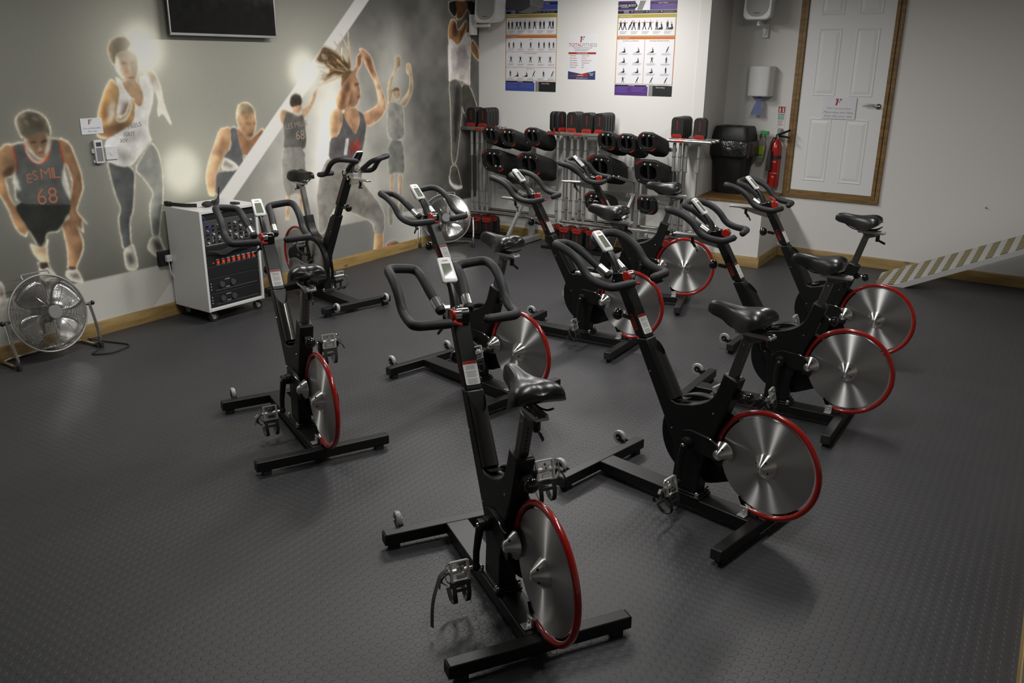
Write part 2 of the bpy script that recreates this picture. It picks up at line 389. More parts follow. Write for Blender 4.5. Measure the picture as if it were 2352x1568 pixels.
# ------------------------------------------------------------------ mural: figures painted per vertex on the wall print
MUR = [[[[150,112,78],0,[-5220,1334,-5186,1363,-5146,1357,-5135,1249,-5156,1178,-5217,1152,-5216,1128,-5213,1040,-5183,956,-5151,901,-5134,834,-5139,792,-5154,766,-5194,798,-5220,856,-5238,955,-5271,1047,-5297,1077,-5255,1313]],[[92,70,54],1,[-5185,1227,-5153,1210,-5177,1150,-5215,1152,-5234,1178]],[[150,112,78],0,[-4843,1383,-4764,1338,-4732,1213,-4713,1119,-4716,1038,-4727,1009,-4776,919,-4790,885,-4724,789,-4734,785,-4762,828,-4761,732,-4775,743,-4805,792,-4837,788,-4852,850,-4845,893,-4826,949,-4801,1050,-4773,1131,-4822,1204]],[[140,100,72],1,[-4817,1215,-4773,1145,-4777,1045,-4808,932,-4816,976,-4792,1090]],[[150,112,78],0,[-4910,808,-4850,858,-4805,792,-4772,682,-4784,611,-4851,508,-4846,480,-4916,512,-4903,591,-4900,668,-4904,737]],[[150,112,82],2,[-4848,834,-4819,786,-4821,696,-4859,613,-4874,675]],[[196,166,128],0,[-5141,727,-5095,696,-5044,684,-5020,738,-5014,723,-5031,673,-5033,571,-5064,567,-5086,589,-5128,655]],[[60,52,46],0,[-5112,594,-5038,580,-5025,530,-5105,546]],[[196,190,180],0,[-5108,564,-5089,537,-5040,551,-5000,483,-5003,445,-5107,467]],[[70,62,56],0,[-4919,528,-4859,516,-4848,483,-4909,495]],[[186,180,168],0,[-4933,497,-4908,501,-4846,495,-4817,403,-4825,392,-4902,424,-4936,461]],[[120,112,104],1,[-4912,478,-4857,467,-4845,427,-4892,443]],[[50,51,48],0,[-5184,998,-5006,963,-4821,945,-4840,883,-4910,808,-4935,765,-5015,772,-5028,725,-5061,687,-5094,701,-5123,781,-5144,844,-5186,940]],[[86,88,84],0,[-5146,1357,-5074,1368,-5067,1327,-5040,1241,-4995,1220,-4943,1240,-4905,1309,-4882,1377,-4844,1374,-4822,1204,-4838,1138,-4864,1089,-4824,966,-4823,934,-5186,987,-5171,1123,-5148,1191,-5135,1249]],[[190,188,180],1,[-5166,1185,-5149,1156,-5138,1058,-5163,1072,-5177,1118]],[[190,188,180],1,[-4840,1180,-4830,1137,-4818,1020,-4823,969,-4848,1024,-4863,1097]],[[176,62,44],0,[-5147,1355,-5138,1360,-5129,1254,-5137,1190,-5149,1186,-5138,1247]],[[176,62,44],0,[-4847,1375,-4839,1374,-4818,1209,-4825,1199,-4834,1222]],[[176,62,44],0,[-5077,1363,-5066,1362,-5058,1297,-5028,1242,-4991,1228,-4947,1246,-4912,1299,-4901,1295,-4938,1234,-4993,1214,-5038,1232,-5070,1292]],[[136,104,78],0,[-5060,1386,-5006,1410,-4923,1414,-4889,1387,-4893,1341,-4925,1269,-4965,1243,-4995,1252,-5043,1307,-5064,1347]],[[206,190,160],1,[-5060,1386,-5045,1385,-5041,1352,-5014,1307,-5018,1286,-5043,1307,-5060,1341]],[[214,204,178],1,[-4918,1407,-4888,1384,-4899,1329,-4943,1255,-4942,1295,-4921,1343,-4916,1380]],[[70,54,42],0,[-5029,1360,-4995,1363,-4992,1353,-5023,1349]],[[70,54,42],0,[-4961,1358,-4921,1368,-4920,1357,-4957,1347]],[[190,160,130],1,[-4980,1323,-4964,1323,-4961,1303,-4981,1300]],[[104,66,52],0,[-4992,1292,-4953,1296,-4958,1286,-4984,1283]],[[104,80,60],2,[-5018,1338,-4988,1330,-4992,1306,-5010,1313]],[[104,97,80],0,[-5101,1504,-5078,1533,-5038,1552,-5000,1559,-4940,1541,-4901,1507,-4883,1463,-4881,1402,-4902,1385,-4911,1413,-4937,1411,-4988,1409,-5029,1387,-5079,1385,-5091,1421,-5102,1463]],[[78,72,58],3,[-5076,1509,-5004,1535,-4944,1521,-4913,1477,-4914,1428,-4973,1420,-5026,1405,-5070,1402,-5081,1444]],[[140,132,110],1,[-5067,1526,-5035,1534,-5032,1521,-5071,1516]],[[140,132,110],1,[-5001,1549,-4972,1540,-4969,1527,-5006,1539]],[[140,132,110],1,[-4931,1520,-4913,1495,-4910,1482,-4935,1509]],[[140,132,110],1,[-4905,1483,-4895,1452,-4892,1438,-4910,1472]],[[140,132,110],1,[-5090,1498,-5088,1457,-5085,1443,-5094,1488]],[[140,132,110],1,[-4988,1517,-4960,1497,-4957,1484,-4992,1506]],[[140,132,110],1,[-5040,1501,-5020,1477,-5017,1463,-5045,1491]]],[[[214,206,192],0,[-4162,1759,-4096,1808,-4050,1758,-4023,1671,-4016,1559,-3970,1415,-3978,1406,-4036,1499,-4077,1464,-4074,1534,-4058,1569,-4075,1654,-4107,1655]],[[200,178,150],2,[-4147,1747,-4102,1793,-4068,1758,-4086,1675,-4110,1661]],[[190,142,86],0,[-4406,1744,-4357,1678,-4338,1646,-4374,1563,-4411,1448,-4342,1462,-4298,1510,-4262,1614,-4245,1590,-4271,1458,-4319,1411,-4373,1387,-4457,1342,-4547,1349,-4572,1373,-4539,1521,-4502,1599,-4461,1680]],[[130,94,62],2,[-4528,1428,-4430,1434,-4326,1458,-4302,1433,-4373,1393,-4455,1354,-4539,1360,-4561,1384]],[[150,104,60],2,[-4470,1640,-4440,1668,-4457,1511,-4500,1441,-4530,1457]],[[216,206,190],2,[-4449,1568,-4405,1596,-4423,1481,-4476,1431]],[[172,132,92],0,[-4333,1726,-4205,1724,-4171,1624,-4191,1556,-4232,1540,-4264,1600,-4320,1677]],[[214,212,208],0,[-4375,1752,-4333,1726,-4313,1659,-4264,1600,-4231,1543,-4181,1556,-4171,1624,-4196,1742,-4130,1767,-4083,1672,-4110,1562,-4163,1459,-4169,1366,-4150,1303,-4225,1248,-4342,1142,-4429,1150,-4525,1195,-4524,1286,-4503,1337,-4373,1393,-4304,1422,-4262,1473,-4246,1585,-4262,1614,-4317,1564,-4343,1500,-4396,1479,-4401,1515,-4355,1646]],[[180,176,172],4,[-4343,1388,-4202,1410,-4189,1349,-4288,1295,-4387,1317]],[[172,168,164],4,[-4449,1307,-4360,1270,-4301,1205,-4341,1172,-4445,1199]],[[150,118,94],2,[-4335,1576,-4280,1586,-4326,1500,-4384,1473]],[[180,148,116],0,[-4357,1894,-4269,1929,-4211,1917,-4176,1870,-4186,1805,-4215,1721,-4244,1691,-4285,1719,-4323,1765,-4360,1786,-4365,1838]],[[224,216,194],1,[-4356,1888,-4332,1875,-4326,1838,-4334,1781,-4303,1723,-4333,1749,-4360,1788,-4369,1838]],[[132,100,74],1,[-4317,1855,-4267,1845,-4271,1826,-4314,1825,-4321,1840]],[[150,122,98],1,[-4243,1850,-4197,1857,-4198,1838,-4240,1831]],[[92,78,66],0,[-4306,1840,-4283,1838,-4287,1830,-4305,1830]],[[110,98,84],0,[-4235,1845,-4209,1847,-4212,1838,-4233,1836]],[[150,110,80],2,[-4292,1825,-4266,1825,-4276,1780,-4294,1761,-4309,1787]],[[206,178,148],1,[-4262,1825,-4252,1825,-4248,1780,-4267,1772]],[[126,80,66],0,[-4285,1747,-4228,1748,-4233,1736,-4275,1735]],[[150,112,84],2,[-4285,1722,-4232,1724,-4243,1702,-4272,1706]],[[104,88,64],0,[-4409,1931,-4382,1981,-4330,2012,-4271,2018,-4230,1990,-4217,1953,-4263,1924,-4327,1908,-4352,1888,-4360,1844,-4377,1819,-4389,1838,-4405,1875]],[[76,64,48],3,[-4363,1963,-4311,1995,-4261,1983,-4259,1946,-4322,1923,-4353,1932]],[[150,130,98],1,[-4402,1919,-4387,1919,-4377,1869,-4381,1844,-4395,1869]],[[76,79,78],0,[-4525,1195,-4426,1147,-4342,1139,-4325,1116,-4315,1084,-4367,827,-4403,769,-4415,638,-4425,547,-4492,569,-4497,671,-4500,789,-4466,859,-4496,952,-4516,1105]],[[124,126,120],2,[-4325,1116,-4215,1247,-4150,1303,-4100,1219,-4087,1073,-4108,894,-4152,739,-4180,619,-4245,630,-4246,772,-4233,865,-4191,933,-4255,1041]],[[80,82,78],3,[-4237,761,-4165,750,-4176,618,-4245,630]],[[176,172,158],0,[-4488,568,-4410,602,-4394,542,-4386,427,-4415,400,-4477,413,-4493,467]],[[80,80,72],2,[-4473,531,-4424,534,-4411,455,-4461,445]],[[160,158,146],0,[-4257,622,-4180,619,-4164,541,-4134,486,-4224,462,-4263,499,-4301,545]],[[70,70,64],2,[-4246,594,-4192,585,-4160,514,-4222,505]]],[[[196,150,108],0,[-3548,1356,-3437,1367,-3439,1280,-3471,1188,-3528,1142,-3585,1053,-3622,990,-3644,846,-3709,855,-3724,1000,-3686,1110,-3623,1217]],[[150,108,74],3,[-3533,1306,-3486,1276,-3514,1188,-3572,1126,-3591,1178]],[[170,120,84],0,[-3377,1370,-3331,1313,-3264,1241,-3206,1278,-3107,1348,-3081,1242,-3145,1159,-3332,1115,-3367,1228]],[[92,92,94],0,[-3437,1367,-3378,1360,-3367,1228,-3332,1115,-3339,1054,-3454,1010,-3537,1136,-3448,1203]],[[216,210,196],0,[-3528,1142,-3423,1086,-3384,1041,-3466,1011,-3570,1042]],[[150,146,136],1,[-3523,1112,-3443,1064,-3471,1046,-3545,1073]],[[88,90,92],0,[-3612,1039,-3466,1018,-3377,1030,-3442,926,-3497,821,-3649,840]],[[190,146,104],0,[-3313,1470,-3177,1461,-3174,1362,-3209,1285,-3264,1241,-3331,1313,-3364,1372,-3375,1420]],[[118,84,60],1,[-3283,1388,-3231,1379,-3232,1369,-3280,1375]],[[118,84,60],1,[-3213,1378,-3176,1383,-3178,1369,-3214,1368]],[[120,80,60],1,[-3276,1296,-3213,1296,-3223,1283,-3268,1282]],[[150,132,100],0,[-3370,1469,-3346,1525,-3300,1543,-3248,1545,-3198,1509,-3173,1454,-3187,1448,-3266,1462,-3329,1448,-3363,1379,-3375,1420]]],[[[176,146,114],0,[-2680,1461,-2590,1497,-2526,1578,-2473,1649,-2453,1638,-2499,1534,-2598,1414,-2646,1387]],[[160,130,100],0,[-2934,1429,-2881,1476,-2820,1456,-2837,1386,-2895,1336]],[[170,140,110],0,[-2910,793,-2856,787,-2899,548,-2944,554]],[[170,140,110],0,[-2765,776,-2709,769,-2752,526,-2788,531]],[[92,90,84],0,[-2839,1457,-2787,1444,-2715,1409,-2658,1428,-2631,1332,-2634,1185,-2660,1124,-2914,1151,-2890,1243,-2894,1346]],[[136,133,125],0,[-2912,1166,-2653,1146,-2674,867,-2727,745,-2817,767,-2859,750,-2922,769,-2949,897,-2938,1052]],[[168,132,102],0,[-2791,1501,-2655,1510,-2670,1457,-2714,1426,-2772,1443]],[[60,52,44],0,[-2804,1515,-2784,1575,-2727,1601,-2669,1582,-2648,1531,-2666,1500,-2727,1495,-2782,1486]]],[[[88,66,44],1,[-2372,1987,-2236,1948,-2099,1864,-2018,1799,-2089,1776,-2254,1730,-2383,1685,-2439,1707,-2316,1742,-2296,1790,-2370,1832,-2430,1842,-2474,1863,-2407,1935]],[[150,140,120],1,[-2393,1920,-2326,1905,-2321,1872,-2382,1871]],[[150,142,124],1,[-2423,1757,-2346,1756,-2333,1726,-2411,1715]],[[210,186,140],0,[-2063,1769,-2129,1784,-2182,1805,-2223,1833,-2252,1869,-2269,1910,-2276,1906,-2260,1863,-2234,1827,-2195,1797,-2144,1774,-2081,1758]],[[210,186,140],0,[-2074,1822,-2104,1847,-2137,1862,-2175,1868,-2217,1863,-2263,1849,-2265,1843,-2220,1856,-2179,1859,-2142,1852,-2109,1835,-2080,1808]],[[112,78,46],0,[-2058,1782,-2125,1807,-2192,1820,-2260,1822,-2329,1813,-2399,1794,-2400,1792,-2330,1810,-2261,1818,-2193,1815,-2126,1801,-2059,1776]],[[210,186,140],0,[-2081,1785,-2139,1745,-2202,1714,-2271,1693,-2344,1681,-2421,1679,-2419,1676,-2341,1677,-2267,1688,-2198,1708,-2135,1738,-2076,1777]],[[190,158,108],0,[-2070,1787,-2104,1843,-2152,1887,-2213,1920,-2288,1940,-2374,1950,-2377,1948,-2291,1938,-2218,1916,-2157,1883,-2110,1838,-2077,1781]],[[92,62,36],0,[-2096,1778,-2146,1766,-2195,1757,-2245,1752,-2294,1750,-2344,1752,-2343,1745,-2293,1742,-2244,1742,-2194,1745,-2144,1752,-2094,1762]],[[92,62,36],0,[-2081,1762,-2153,1771,-2206,1789,-2242,1816,-2260,1853,-2261,1900,-2266,1897,-2266,1850,-2249,1812,-2215,1783,-2163,1765,-2093,1755]],[[140,104,62],0,[-2044,1807,-2100,1799,-2142,1802,-2170,1817,-2186,1841,-2188,1877,-2191,1874,-2190,1837,-2176,1812,-2149,1796,-2108,1792,-2053,1799]],[[140,104,62],0,[-2043,1820,-2046,1878,-2047,1936,-2046,1994,-2043,2051,-2039,2108,-2046,2108,-2053,2051,-2057,1993,-2060,1936,-2061,1878,-2061,1820]],[[140,104,62],0,[-2063,1802,-2101,1812,-2135,1824,-2166,1839,-2193,1856,-2217,1876,-2224,1871,-2202,1849,-2177,1830,-2148,1813,-2116,1799,-2080,1788]],[[112,78,46],0,[-2080,1767,-2155,1751,-2227,1745,-2296,1748,-2362,1761,-2425,1783,-2426,1779,-2363,1756,-2297,1742,-2228,1737,-2157,1742,-2082,1756]],[[140,104,62],0,[-2076,1804,-2054,1840,-2046,1874,-2052,1906,-2071,1937,-2104,1967,-2110,1966,-2079,1937,-2061,1905,-2057,1873,-2067,1838,-2091,1803]],[[112,78,46],0,[-2050,1826,-2123,1844,-2191,1866,-2254,1891,-2313,1920,-2367,1951,-2371,1947,-2318,1914,-2261,1884,-2199,1857,-2133,1834,-2062,1814]],[[140,104,62],0,[-2048,1816,-2108,1768,-2175,1731,-2248,1705,-2327,1689,-2413,1683,-2409,1677,-2322,1681,-2241,1696,-2166,1720,-2098,1755,-2037,1801]],[[112,78,46],0,[-2078,1758,-2053,1829,-2047,1897,-2060,1962,-2092,2025,-2143,2084,-2150,2083,-2102,2024,-2073,1961,-2062,1895,-2070,1827,-2098,1756]],[[190,158,108],0,[-2079,1781,-2140,1780,-2196,1786,-2245,1800,-2289,1820,-2326,1848,-2330,1842,-2294,1813,-2251,1791,-2203,1775,-2150,1767,-2090,1767]],[[92,62,36],0,[-2081,1792,-2097,1843,-2119,1892,-2149,1939,-2185,1983,-2228,2024,-2235,2022,-2195,1980,-2161,1936,-2133,1888,-2113,1838,-2100,1786]],[[92,62,36],0,[-2096,1796,-2160,1753,-2230,1718,-2304,1691,-2382,1671,-2465,1658,-2463,1656,-2380,1668,-2301,1687,-2226,1714,-2156,1748,-2091,1791]],[[92,62,36],0,[-2072,1767,-2103,1814,-2146,1847,-2200,1865,-2265,1869,-2341,1859,-2345,1854,-2270,1863,-2206,1857,-2154,1838,-2112,1804,-2083,1755]],[[92,62,36],0,[-2034,1792,-2075,1811,-2110,1833,-2138,1858,-2160,1885,-2177,1915,-2181,1913,-2166,1882,-2145,1854,-2119,1829,-2086,1806,-2047,1786]],[[92,62,36],0,[-2050,1803,-2110,1850,-2179,1882,-2254,1897,-2337,1897,-2426,1881,-2428,1879,-2339,1893,-2256,1893,-2181,1877,-2114,1845,-2054,1796]],[[140,104,62],0,[-2048,1766,-2089,1763,-2128,1764,-2165,1770,-2198,1781,-2229,1796,-2232,1791,-2202,1774,-2169,1762,-2133,1754,-2095,1751,-2054,1753]],[[92,62,36],0,[-2037,1783,-2028,1845,-2025,1906,-2029,1967,-2039,2027,-2056,2086,-2062,2085,-2048,2026,-2039,1966,-2038,1905,-2042,1844,-2053,1782]],[[92,62,36],0,[-2032,1765,-2053,1801,-2082,1832,-2120,1857,-2165,1876,-2218,1890,-2223,1887,-2171,1872,-2127,1852,-2091,1826,-2063,1795,-2044,1758]],[[112,78,46],0,[-2084,1772,-2144,1820,-2180,1870,-2193,1922,-2182,1978,-2149,2036,-2157,2035,-2192,1976,-2205,1920,-2195,1868,-2161,1817,-2104,1770]],[[210,186,140],0,[-2049,1785,-2100,1787,-2150,1789,-2201,1792,-2250,1795,-2299,1799,-2300,1792,-2252,1787,-2203,1781,-2153,1777,-2103,1772,-2052,1768]],[[112,78,46],0,[-2084,1764,-2124,1804,-2170,1839,-2221,1870,-2277,1896,-2337,1918,-2341,1915,-2283,1892,-2228,1864,-2179,1833,-2135,1797,-2096,1756]],[[140,104,62],0,[-2054,1768,-2043,1804,-2044,1837,-2057,1868,-2083,1895,-2121,1920,-2126,1919,-2090,1894,-2065,1866,-2053,1835,-2054,1802,-2066,1766]],[[140,104,62],0,[-2086,1795,-2139,1828,-2197,1848,-2258,1858,-2324,1858,-2394,1847,-2397,1841,-2328,1850,-2263,1849,-2202,1837,-2146,1814,-2093,1780]],[[140,104,62],0,[-2079,1792,-2049,1824,-2039,1851,-2051,1875,-2083,1893,-2135,1907,-2144,1905,-2095,1891,-2066,1871,-2057,1848,-2069,1819,-2103,1787]],[[112,78,46],0,[-2061,1823,-2136,1816,-2198,1822,-2245,1841,-2278,1873,-2299,1917,-2304,1912,-2286,1866,-2254,1832,-2208,1812,-2149,1804,-2075,1809]],[[190,158,108],0,[-2061,1788,-2142,1775,-2220,1758,-2294,1738,-2365,1713,-2433,1684,-2431,1680,-2363,1708,-2291,1731,-2216,1751,-2137,1767,-2055,1778]],[[140,104,62],0,[-2048,1758,-2134,1767,-2208,1787,-2268,1816,-2316,1855,-2352,1904,-2355,1902,-2319,1852,-2272,1812,-2213,1782,-2140,1762,-2054,1752]],[[92,62,36],0,[-2052,1811,-2091,1817,-2129,1823,-2166,1830,-2203,1838,-2238,1846,-2240,1843,-2205,1834,-2169,1825,-2132,1817,-2094,1810,-2056,1804]],[[140,104,62],0,[-2083,1777,-2158,1787,-2233,1796,-2306,1803,-2379,1809,-2451,1813,-2453,1807,-2382,1800,-2310,1792,-2237,1783,-2163,1772,-2088,1760]],[[140,104,62],0,[-2091,1761,-2099,1790,-2117,1815,-2142,1834,-2177,1848,-2219,1857,-2222,1855,-2181,1845,-2148,1831,-2123,1811,-2107,1786,-2099,1756]],[[210,186,140],0,[-2056,1783,-2098,1809,-2140,1836,-2181,1862,-2222,1887,-2263,1912,-2270,1908,-2231,1881,-2192,1854,-2153,1827,-2113,1799,-2073,1771]],[[92,62,36],0,[-2057,1773,-2119,1773,-2179,1769,-2238,1760,-2294,1747,-2349,1730,-2348,1724,-2293,1740,-2235,1751,-2177,1758,-2116,1761,-2053,1759]],[[190,158,108],0,[-2061,1776,-2125,1778,-2184,1786,-2239,1799,-2290,1817,-2337,1841,-2341,1834,-2295,1809,-2246,1789,-2192,1774,-2134,1764,-2071,1760]],[[210,186,140],0,[-2064,1795,-2099,1826,-2123,1859,-2135,1894,-2136,1931,-2127,1969,-2137,1967,-2149,1929,-2151,1891,-2141,1856,-2121,1823,-2089,1791]],[[92,62,36],0,[-2084,1802,-2119,1838,-2163,1865,-2213,1884,-2270,1894,-2334,1896,-2336,1893,-2273,1890,-2217,1879,-2167,1860,-2125,1832,-2090,1795]],[[210,186,140],0,[-2041,1791,-2131,1800,-2212,1795,-2285,1776,-2350,1744,-2408,1699,-2407,1696,-2348,1741,-2283,1772,-2209,1790,-2128,1794,-2038,1784]],[[112,78,46],0,[-2053,1791,-2097,1836,-2150,1870,-2212,1893,-2282,1907,-2360,1911,-2364,1907,-2287,1902,-2218,1886,-2158,1861,-2107,1826,-2064,1780]],[[112,78,46],0,[-2088,1770,-2150,1793,-2207,1801,-2260,1793,-2310,1771,-2356,1734,-2355,1729,-2308,1765,-2258,1786,-2205,1792,-2147,1783,-2086,1758]],[[190,148,108],0,[-2241,1462,-2165,1428,-2173,1329,-2261,1201,-2345,1199,-2353,1294,-2326,1424]],[[178,134,96],0,[-2129,1457,-1962,1451,-1946,1341,-2009,1196,-2095,1291,-2162,1394]],[[182,136,100],0,[-1914,1971,-1844,1964,-1747,1901,-1674,1712,-1573,1516,-1559,1423,-1660,1326,-1843,1264,-1918,1390,-1777,1432,-1669,1475,-1708,1646,-1809,1779,-1899,1922]],[[206,168,130],2,[-1729,1705,-1680,1704,-1592,1512,-1608,1445,-1698,1408,-1656,1483]],[[92,88,88],0,[-2165,1428,-2137,1351,-2009,1196,-1940,1341,-1963,1431,-1900,1405,-1854,1277,-1886,1159,-1923,1066,-1956,932,-2201,963,-2387,1019,-2350,1199,-2244,1211,-2173,1329]],[[200,200,200],0,[-2144,1185,-2103,1182,-2138,1036,-2183,1040]],[[168,60,48],0,[-2098,1025,-2076,1165,-2041,1162,-2034,1091,-1993,1167,-1952,1164,-1968,1014,-2004,1017,-1992,1107,-2032,1043,-2049,1044,-2056,1108,-2069,1022]],[[140,136,128],0,[-2457,964,-2386,1034,-2200,971,-1955,940,-1943,760,-1791,626,-1648,442,-1649,307,-1673,228,-1808,250,-1839,370,-2119,499,-2328,580,-2403,495,-2442,421,-2504,354,-2562,383,-2560,720,-2502,887]],[[116,112,104],6,[-2366,807,-2145,702,-1853,542,-1735,398,-1861,416,-2157,541,-2326,604]],[[196,150,104],0,[-1808,250,-1673,228,-1696,65,-1839,69]],[[140,128,118],0,[-1653,124,-1564,153,-1457,126,-1431,95,-1554,93,-1654,98]],[[170,70,52],0,[-1646,118,-1431,99,-1452,80,-1622,87]],[[176,132,98],0,[-2077,1694,-1959,1738,-1934,1673,-1911,1584,-1947,1485,-1996,1456,-2129,1457,-2137,1567]],[[96,66,48],1,[-1999,1663,-1935,1669,-1936,1646,-1995,1640]],[[120,66,54],1,[-1966,1555,-1919,1557,-1926,1534,-1968,1532]],[[120,86,60],3,[-2087,1634,-2033,1595,-2053,1481,-2099,1475]],[[120,88,56],0,[-2158,1740,-2024,1791,-1959,1738,-2054,1694,-2123,1608,-2177,1632]],[[172,128,92],0,[-1947,1911,-1881,1934,-1883,1825,-1976,1738,-2094,1467,-2165,1428,-2241,1462,-2252,1526,-2165,1643,-1972,1802]],[[116,80,54],3,[-2156,1617,-2036,1708,-2079,1596,-2144,1484,-2200,1486]],[[110,72,50],2,[-1836,1904,-1767,1874,-1727,1743,-1786,1763]],[[118,80,56],1,[-1941,1903,-1888,1919,-1894,1828,-1936,1813]]],[[[150,130,104],0,[-1542,801,-1483,795,-1505,626,-1525,499,-1572,505,-1558,632]],[[160,138,112],0,[-1429,789,-1342,780,-1368,653,-1363,477,-1421,432,-1432,617]],[[130,128,118],0,[-1598,508,-1519,489,-1521,323,-1557,276,-1596,312]],[[130,128,118],0,[-1431,486,-1356,485,-1368,389,-1425,353]],[[158,136,108],0,[-1417,1903,-1332,1916,-1331,1812,-1405,1769,-1475,1665,-1464,1512,-1545,1446,-1540,1643,-1451,1757,-1415,1824]],[[158,136,108],0,[-1250,1836,-1183,1840,-1160,1755,-1146,1610,-1198,1504,-1290,1424,-1368,1464,-1215,1587,-1196,1718,-1254,1755]],[[128,127,120],0,[-1544,1463,-1459,1492,-1388,1473,-1317,1434,-1300,1362,-1304,1128,-1485,1119,-1561,1154,-1566,1301]],[[112,112,106],0,[-1556,1129,-1326,1112,-1307,781,-1442,808,-1581,796]],[[160,134,106],0,[-1467,1573,-1453,1597,-1362,1595,-1343,1562,-1373,1497,-1426,1495]],[[110,92,66],0,[-1473,1581,-1452,1617,-1393,1624,-1348,1607,-1349,1586,-1440,1588]]],[[[34,30,28],0,[-546,2452,-33,2481,7,2352,-60,2219,-140,2303,-203,2386,-390,2377,-422,2291,-468,2298,-541,2353]],[[120,80,48],0,[-427,2442,-296,2466,-210,2454,-195,2395,-267,2323,-314,2278,-415,2266,-398,2359]],[[150,104,62],0,[-553,2185,-506,2275,-415,2274,-386,2156,-236,2282,-205,2248,-221,2187,-374,2011,-510,2085,-556,2067]],[[90,60,38],2,[-469,2247,-408,2241,-387,2139,-426,2096,-486,2137]],[[96,62,38],2,[-348,2132,-220,2256,-213,2213,-349,2063]],[[150,104,62],0,[-134,2089,-61,2051,-4,1985,4,1860,-62,1891,-152,1961]],[[184,176,172],0,[-556,2067,-510,2085,-381,2011,-214,2170,-142,2085,-152,1970,-161,1873,-171,1739,-164,1599,-309,1660,-442,1688,-566,1646,-517,1807,-520,1978]],[[140,132,132],4,[-413,1993,-239,2039,-209,1908,-275,1775,-401,1819]],[[220,212,198],2,[-557,2033,-519,2017,-501,1819,-551,1664,-554,1820]],[[88,86,80],0,[-558,1651,-442,1684,-325,1647,-321,1364,-357,1142,-436,800,-524,808,-532,1152,-534,1408]],[[70,68,62],0,[-325,1647,-164,1604,-49,1417,1,1313,0,1125,-135,1180,-193,1225,-321,1364]],[[50,48,44],3,[-436,1622,-357,1598,-361,1374,-413,1150,-465,970,-473,1334]],[[84,82,74],0,[-540,796,-420,785,-335,549,-441,537,-575,628]],[[214,208,196],1,[-574,702,-536,605,-425,564,-335,558,-327,524,-458,525,-568,599]]],[[[176,170,160],0,[-5363,521,-5347,489,-5348,388,-5370,329,-5396,335,-5416,375,-5392,512]],[[84,66,56],1,[-5368,493,-5357,462,-5365,421,-5381,419]]]]
def blur(a, sg):
    if sg <= 0: return a
    r = int(3 * sg + 1); kx = np.exp(-0.5 * (np.arange(-r, r + 1) / sg) ** 2); kx /= kx.sum()
    p = np.pad(a, ((r, r), (r, r)), mode='edge'); H, W = a.shape
    t = np.zeros((H + 2 * r, W)); 
    for i, kk in enumerate(kx): t += kk * p[:, i:i + W]
    o = np.zeros((H, W))
    for i, kk in enumerate(kx): o += kk * t[i:i + H, :]
    return o
